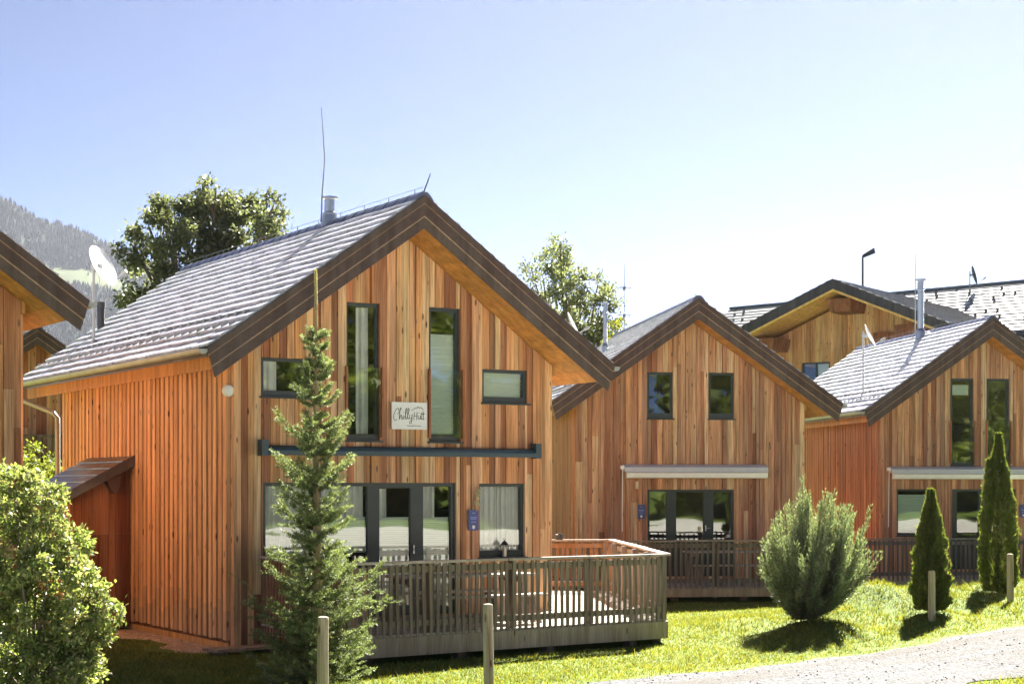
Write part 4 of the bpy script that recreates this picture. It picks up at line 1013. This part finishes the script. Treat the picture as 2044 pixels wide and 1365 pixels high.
for k in range(26):      # short inner shoots fill the crown round the stem
    z_ = g.uniform(.2, 3.9); branch(z_, g.uniform(0, 6.28), np.interp(z_, prof_z, prof_r) * g.uniform(.3, .6), g.uniform(.1, .7), .8)
link('foliage', raw_mesh('spruce_foliage', np.concatenate(V_), 4, np.concatenate(C_), M['needle']), sp)
wood.build('trunk', M['bark'], sp)

# vase-shaped juniper
jx, jy = ghit(1603, 1240); org = np.array([jx, jy, gz(jx, jy)]); g = np.random.default_rng(17); hJ = pz(968, jy) - org[2]; rJ = 108 * jy / FPX
jn = empty('juniper', tuple(org), 0, 'wide grey-green vase-shaped juniper on the grass bank', 'shrub'); V_, C_ = [], []; wood = MB()
g1 = [(.105, .135, .105), (.09, .118, .092), (.13, .155, .115)]; g2 = [(.165, .21, .14), (.205, .25, .15), (.15, .19, .135)]
for k in range(250):
    az = g.uniform(0, 6.28); t_ = g.uniform(.16, 1.0) ** .9; rr_ = float(np.interp(t_, [.1, .25, .45, .62, .8, .92, 1.0], [.42, .80, 1.0, .98, .74, .46, .16])) * (g.uniform(.86, 1.12) if g.random() < .75 else g.uniform(.3, .85))
    lob = 1 + .13 * math.sin(3 * az + 1.0) + .09 * math.sin(7 * az + 5 * t_); spike = 1.16 if g.random() < .10 else 1.0
    tp_ = np.array([math.cos(az) * rJ * rr_ * lob * spike * .93 + .22 * min(1, t_ * 2), math.sin(az) * rJ * rr_ * lob, hJ * t_ * (.93 + .10 * math.cos(2 * az + .8)) * spike * g.uniform(.90, 1.02)])
    b0 = np.array([g.normal() * .07, g.normal() * .07, 0.05]); m1 = b0 * .5 + np.array([tp_[0] * .72, tp_[1] * .72, tp_[2] * .34])
    pts = [((1 - t) ** 2) * b0 + 2 * t * (1 - t) * m1 + t * t * tp_ for t in np.linspace(0, 1, 9)]
    wood.tube([tuple(p) for p in pts[::2]], [.018, .014, .010, .006, .003], 4, (.17, .12, .08))
    for i in range(1, 8):
        A, B = pts[i], pts[i + 1]; L = np.linalg.norm(B - A); thick = .105 * (1 - .5 * i / 8)
        v, c = needles(A, B, int(190 * L) + 8, .058, .012, g2 if i >= 6 else g1, g, .55, thick * .55, .9); V_.append(v); C_.append(c)
    for k2 in range(5):
        A = pts[g.integers(4, 8)]; B = A + (tp_ - m1) / np.linalg.norm(tp_ - m1) * .16 + g.normal(size=3) * .055
        v, c = needles(A, B, 26, .045, .010, g2, g, .5, .012, 1.0); V_.append(v); C_.append(c)
link('foliage', raw_mesh('juniper_foliage', np.concatenate(V_), 4, np.concatenate(C_), M['needle']), jn); wood.build('stem', M['bark'], jn)

# two columnar conifers
def thuja(u, vb, vt, hw, seed, label, lobe2=None):
    x, y = ghit(u, vb); o = np.array([x, y, gz(x, y)]); g = np.random.default_rng(seed); h = pz(vt, y) - o[2]; r = hw * y / FPX
    root = empty('columnar_conifer', tuple(o), 0, label, 'conifer', 'columnar conifers by the track')
    n = 27000; t = g.random(n) ** 1.12
    def rad(t): return np.interp(t, [0, .06, .2, .4, .6, .78, .9, 1], [.62, .90, 1.0, .90, .66, .36, .17, .05])
    az = g.uniform(0, 6.28, n); bump = 1 + .20 * np.sin(az * 4 + t * 7 + seed) + .14 * np.sin(az * 9 - t * 19) + .12 * np.sin(t * 37 + az * 3)
    rr = rad(t) * r * bump * g.uniform(.35, 1.0, n) ** .35
    P = np.stack([np.cos(az) * rr, np.sin(az) * rr, .05 + t * h * .96], 1)
    if lobe2:
        k = int(n * .12); s0, h0, w0 = lobe2; tt = g.random(k)
        P[:k] = np.stack([s0 + g.normal(size=k) * w0 * (1 - tt * .8), g.normal(size=k) * w0 * (1 - tt * .8), h * (h0 - .28 + .28 * tt)], 1)
    out = np.stack([np.cos(az), np.sin(az), np.zeros(n)], 1); D = unit(out * .45 + np.array([0, 0, 1.1]) + g.normal(size=(n, 3)) * .3)
    C = np.array([(.13, .17, .035), (.10, .14, .03), (.17, .20, .045), (.08, .115, .03), (.16, .14, .06)])[g.integers(0, 5, n)] * g.uniform(.75, 1.25, (n, 1))
    V = leaf_verts(P, D, np.cross(out, [0, 0, 1.0]) + g.normal(size=(n, 3)) * .4, g.uniform(.6, 1.3, n) * .08, np.full(n, .027))
    link('foliage', raw_mesh('thuja_foliage', V, 4, C, M['needle']), root)
    m = MB(); m.tube([(0, 0, -.1), (0, 0, h * .5), (0, 0, h * .93)], [.04, .025, .006], 6, (.16, .11, .08)); m.build('trunk', M['bark'], root)
thuja(1858, 1224, 978, 34, 41, 'shorter pointed columnar conifer behind a fence post', (-.10, .80, .05))
thuja(1993, 1186, 862, 35, 42, 'tallest slim columnar conifer near the right edge', (-.18, .82, .06))

# ------------------------------------------------------------------ grass
def in_poly(x, y, pg):
    c = np.zeros(len(x), bool); n = len(pg)
    for i in range(n):
        x0, y0 = pg[i]; x1, y1 = pg[(i + 1) % n]
        k = ((y0 > y) != (y1 > y)) & (x < (x1 - x0) * (y - y0) / (y1 - y0 + 1e-12) + x0); c ^= k
    return c
g = np.random.default_rng(77)
n = 330000
yy = 17.0 + (g.random(n) ** 1.25) * 26; uu = g.uniform(-60, 2110, n); xx = px(uu, yy)
s = (xx - RO[0]) * RD[0] + (yy - RO[1]) * RD[1]; nn = -(xx - RO[0]) * RD[1] + (yy - RO[1]) * RD[0]
edge = .10 * np.sin(s * 1.7) + .07 * np.sin(s * 4.1 + 1)
road = (nn < edge + g.normal(0, .10, n)) & (nn > -3.15 + g.normal(0, .10, n))
mid_strip = (np.abs(nn + 1.75 + .1 * np.sin(s)) < .20) & (g.random(n) < .10)
ok = ~road | mid_strip
dpoly = [ML(-W, 0), ML(-2.42, 0), PL, PR, PB, ML(W, 9), ML(-W, 9)]; 
ok &= ~in_poly(xx, yy, dpoly) & ~in_poly(xx, yy, q2) & ~in_poly(xx, yy, q3)
# worn earth along the main chalet's flank
fa_ = (xx - LM[0]) * cM + (yy - LM[1]) * sM; fb_ = -(xx - LM[0]) * sM + (yy - LM[1]) * cM
worn = (fa_ < -W) & (fa_ > -W - .9 - .25 * np.sin(fb_ * 2.3)) & (fb_ > -.4) & (fb_ < 9); ok &= ~(worn & (g.random(n) < .9))
xx, yy, nn, s = xx[ok], yy[ok], nn[ok], s[ok]; n = len(xx); zz = ground_z(xx, yy)
patch = .5 + .5 * np.sin(xx * 1.9 + 1.3 * np.sin(yy * 1.1)) * np.sin(yy * 2.3 + xx * .7)
tuft = .5 + .5 * np.sin(xx * 7.1 + 2 * np.sin(yy * 5.3)) * np.sin(yy * 8.7 - xx * 3.1)
bank = sstep(nn, .5, 1.5) * sstep(-nn, -5.5, -3.5) * sstep(s, 4, 8)
hgt = (.030 + .030 * patch * tuft + .045 * bank * tuft) * g.uniform(.6, 1.5, n); hgt[np.abs(nn) < .3] *= .6; tall = (g.random(n) < .012) & (nn > .2); hgt[tall] *= 2.1
A = g.uniform(0, 6.28, n); wid = .0065 + .004 * g.random(n); lean = g.normal(0, .55, (n, 2)) * hgt[:, None]
P = np.stack([xx, yy, zz - .005], 1); S = np.stack([np.cos(A), np.sin(A), np.zeros(n)], 1) * wid[:, None]
T = P + np.concatenate([lean, hgt[:, None]], 1)
V = np.stack([P - S, P + S, T], 1).reshape(-1, 3)
cp = np.array([(.135, .155, .033), (.105, .138, .028), (.175, .18, .045), (.20, .20, .065), (.08, .115, .024)]); C = cp[g.integers(0, 5, n)] * g.uniform(.8, 1.2, (n, 1)) * (.85 + .3 * patch[:, None])
tag(link('grass', raw_mesh('grass', V, 3, C, M['blade'])), 'short sunlit yellow-green grass on the bank and lawn', 'grass', kind='stuff')
# bare earth along the chalet flank
bv = []; bf = []; bb_ = np.arange(-.5, 4.6, .2)
for i, b_ in enumerate(bb_):
    for k in range(5):
        a_ = -W + .03 - (k / 4) * (.75 + .22 * math.sin(b_ * 2.3) + .08 * math.sin(b_ * 7)); q_ = ML(a_, b_); bv.append((q_[0], q_[1], gz(*q_) + (.014 if k < 4 else -.02) + .01 * math.sin(b_ * 9 + k * 2)))
for i in range(len(bb_) - 1):
    for k in range(4): bf.append((i * 5 + k, i * 5 + k + 1, (i + 1) * 5 + k + 1, (i + 1) * 5 + k))
me = bpy.data.meshes.new('bare_earth'); me.from_pydata(bv, [], bf); me.materials.append(plain('dry_earth', (.40, .30, .23), .95, .1, 0, .4, 9)); tag(link('bare_earth', me), kind='structure')
# loose stones on the track
g = np.random.default_rng(5); mb = MB()
for k in range(1400):
    s_ = g.uniform(-2, 16); n_ = -g.random() * 3.1; p = RO + RD * s_ + np.array([-RD[1], RD[0]]) * n_; r_ = .005 + .013 * g.random() ** 2.5; zg = gz(p[0], p[1]) + .025
    a = g.uniform(0, 6.28); c, q = math.cos(a) * r_, math.sin(a) * r_
    mb.hexa([(p[0] - c, p[1] - q, zg), (p[0] + q, p[1] - c, zg), (p[0] + c * 1.3, p[1] + q, zg), (p[0] - q, p[1] + c, zg),
             (p[0] - c * .6, p[1] - q * .6, zg + r_), (p[0] + q * .6, p[1] - c * .6, zg + r_ * .8), (p[0] + c * .7, p[1] + q * .6, zg + r_ * 1.1), (p[0] - q * .6, p[1] + c * .6, zg + r_ * .9)], jit((.7, .68, .66), .35))
tag(mb.build('loose_gravel', plain('pebble', (.20, .195, .19), .9, .15, 0, .4, 30)), 'loose grey stones scattered on the gravel track', 'gravel', kind='stuff')

# ------------------------------------------------------------------ mountain side far left, with its wood
def ridge_h(u): return np.interp(u, [-800, -420, 0, 60, 120, 235, 420, 700, 1000], [560, 490, 425, 398, 385, 352, 285, 130, 0])
us = np.linspace(-420, 1000, 60); hs = np.linspace(0, 1, 40)
vv = []; cc = {}
def hill_pt(u, h):
    Y_ = 1750 + 760 * h; return px(u, Y_), Y_, ridge_h(u) * h ** .95 * (1 + .006 * math.sin(u * .05) * h)
hv = [hill_pt(u, h) for h in hs for u in us] + [(px(u, 2900), 2840, -5) for u in us]
nu = len(us); hf = []; hc = []
for j in range(len(hs)):
    for i in range(nu - 1):
        hf.append((j * nu + i, j * nu + i + 1, (j + 1) * nu + i + 1, (j + 1) * nu + i))
        hm = hs[j] + .03 * math.sin(us[i] * .021); hc.append((.085, .105, .055) if .70 < hm < .785 or .30 < hm < .36 else (.026, .038, .03))
mb = MB(); mb.v, mb.f, mb.c = hv, hf, hc; o = mb.build('mountain', M['hill'], None, smooth=True); tag(o, kind='structure')
g = np.random.default_rng(3); tv = []; tc = []
for k in range(20000):
    u = g.uniform(-120, 640); h = g.random() ** .8; hm = h + .03 * math.sin(u * .021)
    if (.705 < hm < .78 or .305 < hm < .355) and g.random() > .03: continue
    x, y, z = hill_pt(u, h); H_ = g.uniform(4.5, 9); r_ = H_ * .24; col = np.array((.026, .038, .03)) * g.uniform(.7, 1.4)
    for (za, zb, ra) in ((0, .62, 1.0), (.35, 1.0, .68)):
        a0 = g.uniform(0, 6.28)
        for q in range(5):
            a1, a2 = a0 + q * 1.2566, a0 + (q + 1) * 1.2566
            tv += [(x + r_ * ra * math.cos(a1), y + r_ * ra * math.sin(a1), z + H_ * za), (x + r_ * ra * math.cos(a2), y + r_ * ra * math.sin(a2), z + H_ * za), (x, y, z + H_ * zb)]; tc.append(col)
tag(link('conifer_forest', raw_mesh('conifer_forest', np.array(tv), 3, np.array(tc), M['hill'])), 'hazy blue conifer forest covering the far mountainside', 'forest', kind='stuff')

# unseen pale ground added beyond the track to bounce light onto the shaded gables
yv = []; yf = []; sa = np.arange(-40, 46, 1.5); na = [-6.2, -8, -10, -13, -16, -20, -25, -31]
for i, s_ in enumerate(sa):
    for k, n_ in enumerate(na):
        p = RO + RD * s_ + np.array([-RD[1], RD[0]]) * n_; yv.append((p[0], p[1], gz(p[0], p[1]) + .03))
for i in range(len(sa) - 1):
    for k in range(len(na) - 1): yf.append((i * len(na) + k, i * len(na) + k + 1, (i + 1) * len(na) + k + 1, (i + 1) * len(na) + k))
me = bpy.data.meshes.new('bounce_yard'); me.from_pydata(yv, [], yf); me.materials.append(plain('pale_bounce', (.62, .59, .54), .9, .1, 0, .12, 3)); tag(link('bounce_yard', me), kind='structure')

# leafy wood across the track, seen mirrored in the panes
g = np.random.default_rng(91); Lr = []
for k in range(95):
    an = R(g.uniform(-110, 18)); d = g.uniform(36, 50); c = np.array([4 + d * math.cos(an), 22 + d * math.sin(an), 0]); r_ = g.uniform(1.6, 3.2)
    Lr.append((c + np.array([0, 0, g.uniform(1.0, 11.0)]), r_))
foliage('leafy_wood', None, Lr, 210, .55, .34, [(.11, .15, .035), (.16, .20, .05), (.08, .115, .03), (.21, .235, .06)], M['leaf'], 92, np.zeros(3), .4, .5, .7)
tag(bpy.data.objects['leafy_wood'], 'green leafy wood across the track mirrored in the window panes', 'wood', kind='stuff')

# ------------------------------------------------------------------ air, light, sky, camera
SUN_AZ, SUN_EL = 22.0, 41.0       # degrees right of straight ahead, above the horizon
hz = MB(); hz.box(-6000, 6000, -6000, 6000, -8, 480); m, nt, out = newmat('haze_air')
vol = N(nt, 'ShaderNodeVolumePrincipled'); vol.inputs['Color'].default_value = (.76, .80, 1.0, 1); vol.inputs['Density'].default_value = .000038; vol.inputs['Anisotropy'].default_value = .62
nt.links.new(vol.outputs[0], out.inputs['Volume'])
tag(hz.build('haze', m), 'pale blue air between the chalets and the mountain', 'haze', kind='stuff')

wd = bpy.data.worlds.new('World'); sc.world = wd; wd.use_nodes = True; nt = wd.node_tree
bg = nt.nodes['Background']; sky = nt.nodes.new('ShaderNodeTexSky'); sky.sky_type = 'NISHITA'; sky.sun_disc = False
sky.sun_elevation = R(SUN_EL); sky.sun_rotation = R(SUN_AZ); sky.altitude = 800; sky.air_density = .13; sky.dust_density = .02; sky.ozone_density = 1.8
nt.links.new(sky.outputs[0], bg.inputs['Color']); bg.inputs['Strength'].default_value = .05
sd = bpy.data.lights.new('sun', 'SUN'); sd.energy = 5.0; sd.angle = R(.5); sd.color = (1.0, .94, .84)
so_ = bpy.data.objects.new('sun', sd); COL.objects.link(so_)
dv = Vector((math.sin(R(SUN_AZ)) * math.cos(R(SUN_EL)), math.cos(R(SUN_AZ)) * math.cos(R(SUN_EL)), math.sin(R(SUN_EL))))
so_.rotation_euler = dv.to_track_quat('Z', 'Y').to_euler(); so_.location = (10, 30, 30)

cam = bpy.data.cameras.new('camera'); co = bpy.data.objects.new('camera', cam); COL.objects.link(co)
cam.sensor_fit = 'HORIZONTAL'; cam.sensor_width = 36; cam.lens = 36 * FPX / 2044
co.location = (0, 0, EYE); co.rotation_euler = (R(90), 0, 0)
cam.shift_x = 0; cam.shift_y = (HZ - 1365 / 2) / 2044
cam.clip_start = .1; cam.clip_end = 9000
sc.camera = co
sc.view_settings.view_transform = 'Standard'; sc.view_settings.look = 'None'; sc.view_settings.gamma = 1; sc.view_settings.exposure = 2.85
sc.render.engine = 'CYCLES'
sc.cycles.use_denoising = True
sc.cycles.max_bounces = 8; sc.cycles.transparent_max_bounces = 16; sc.cycles.volume_bounces = 1
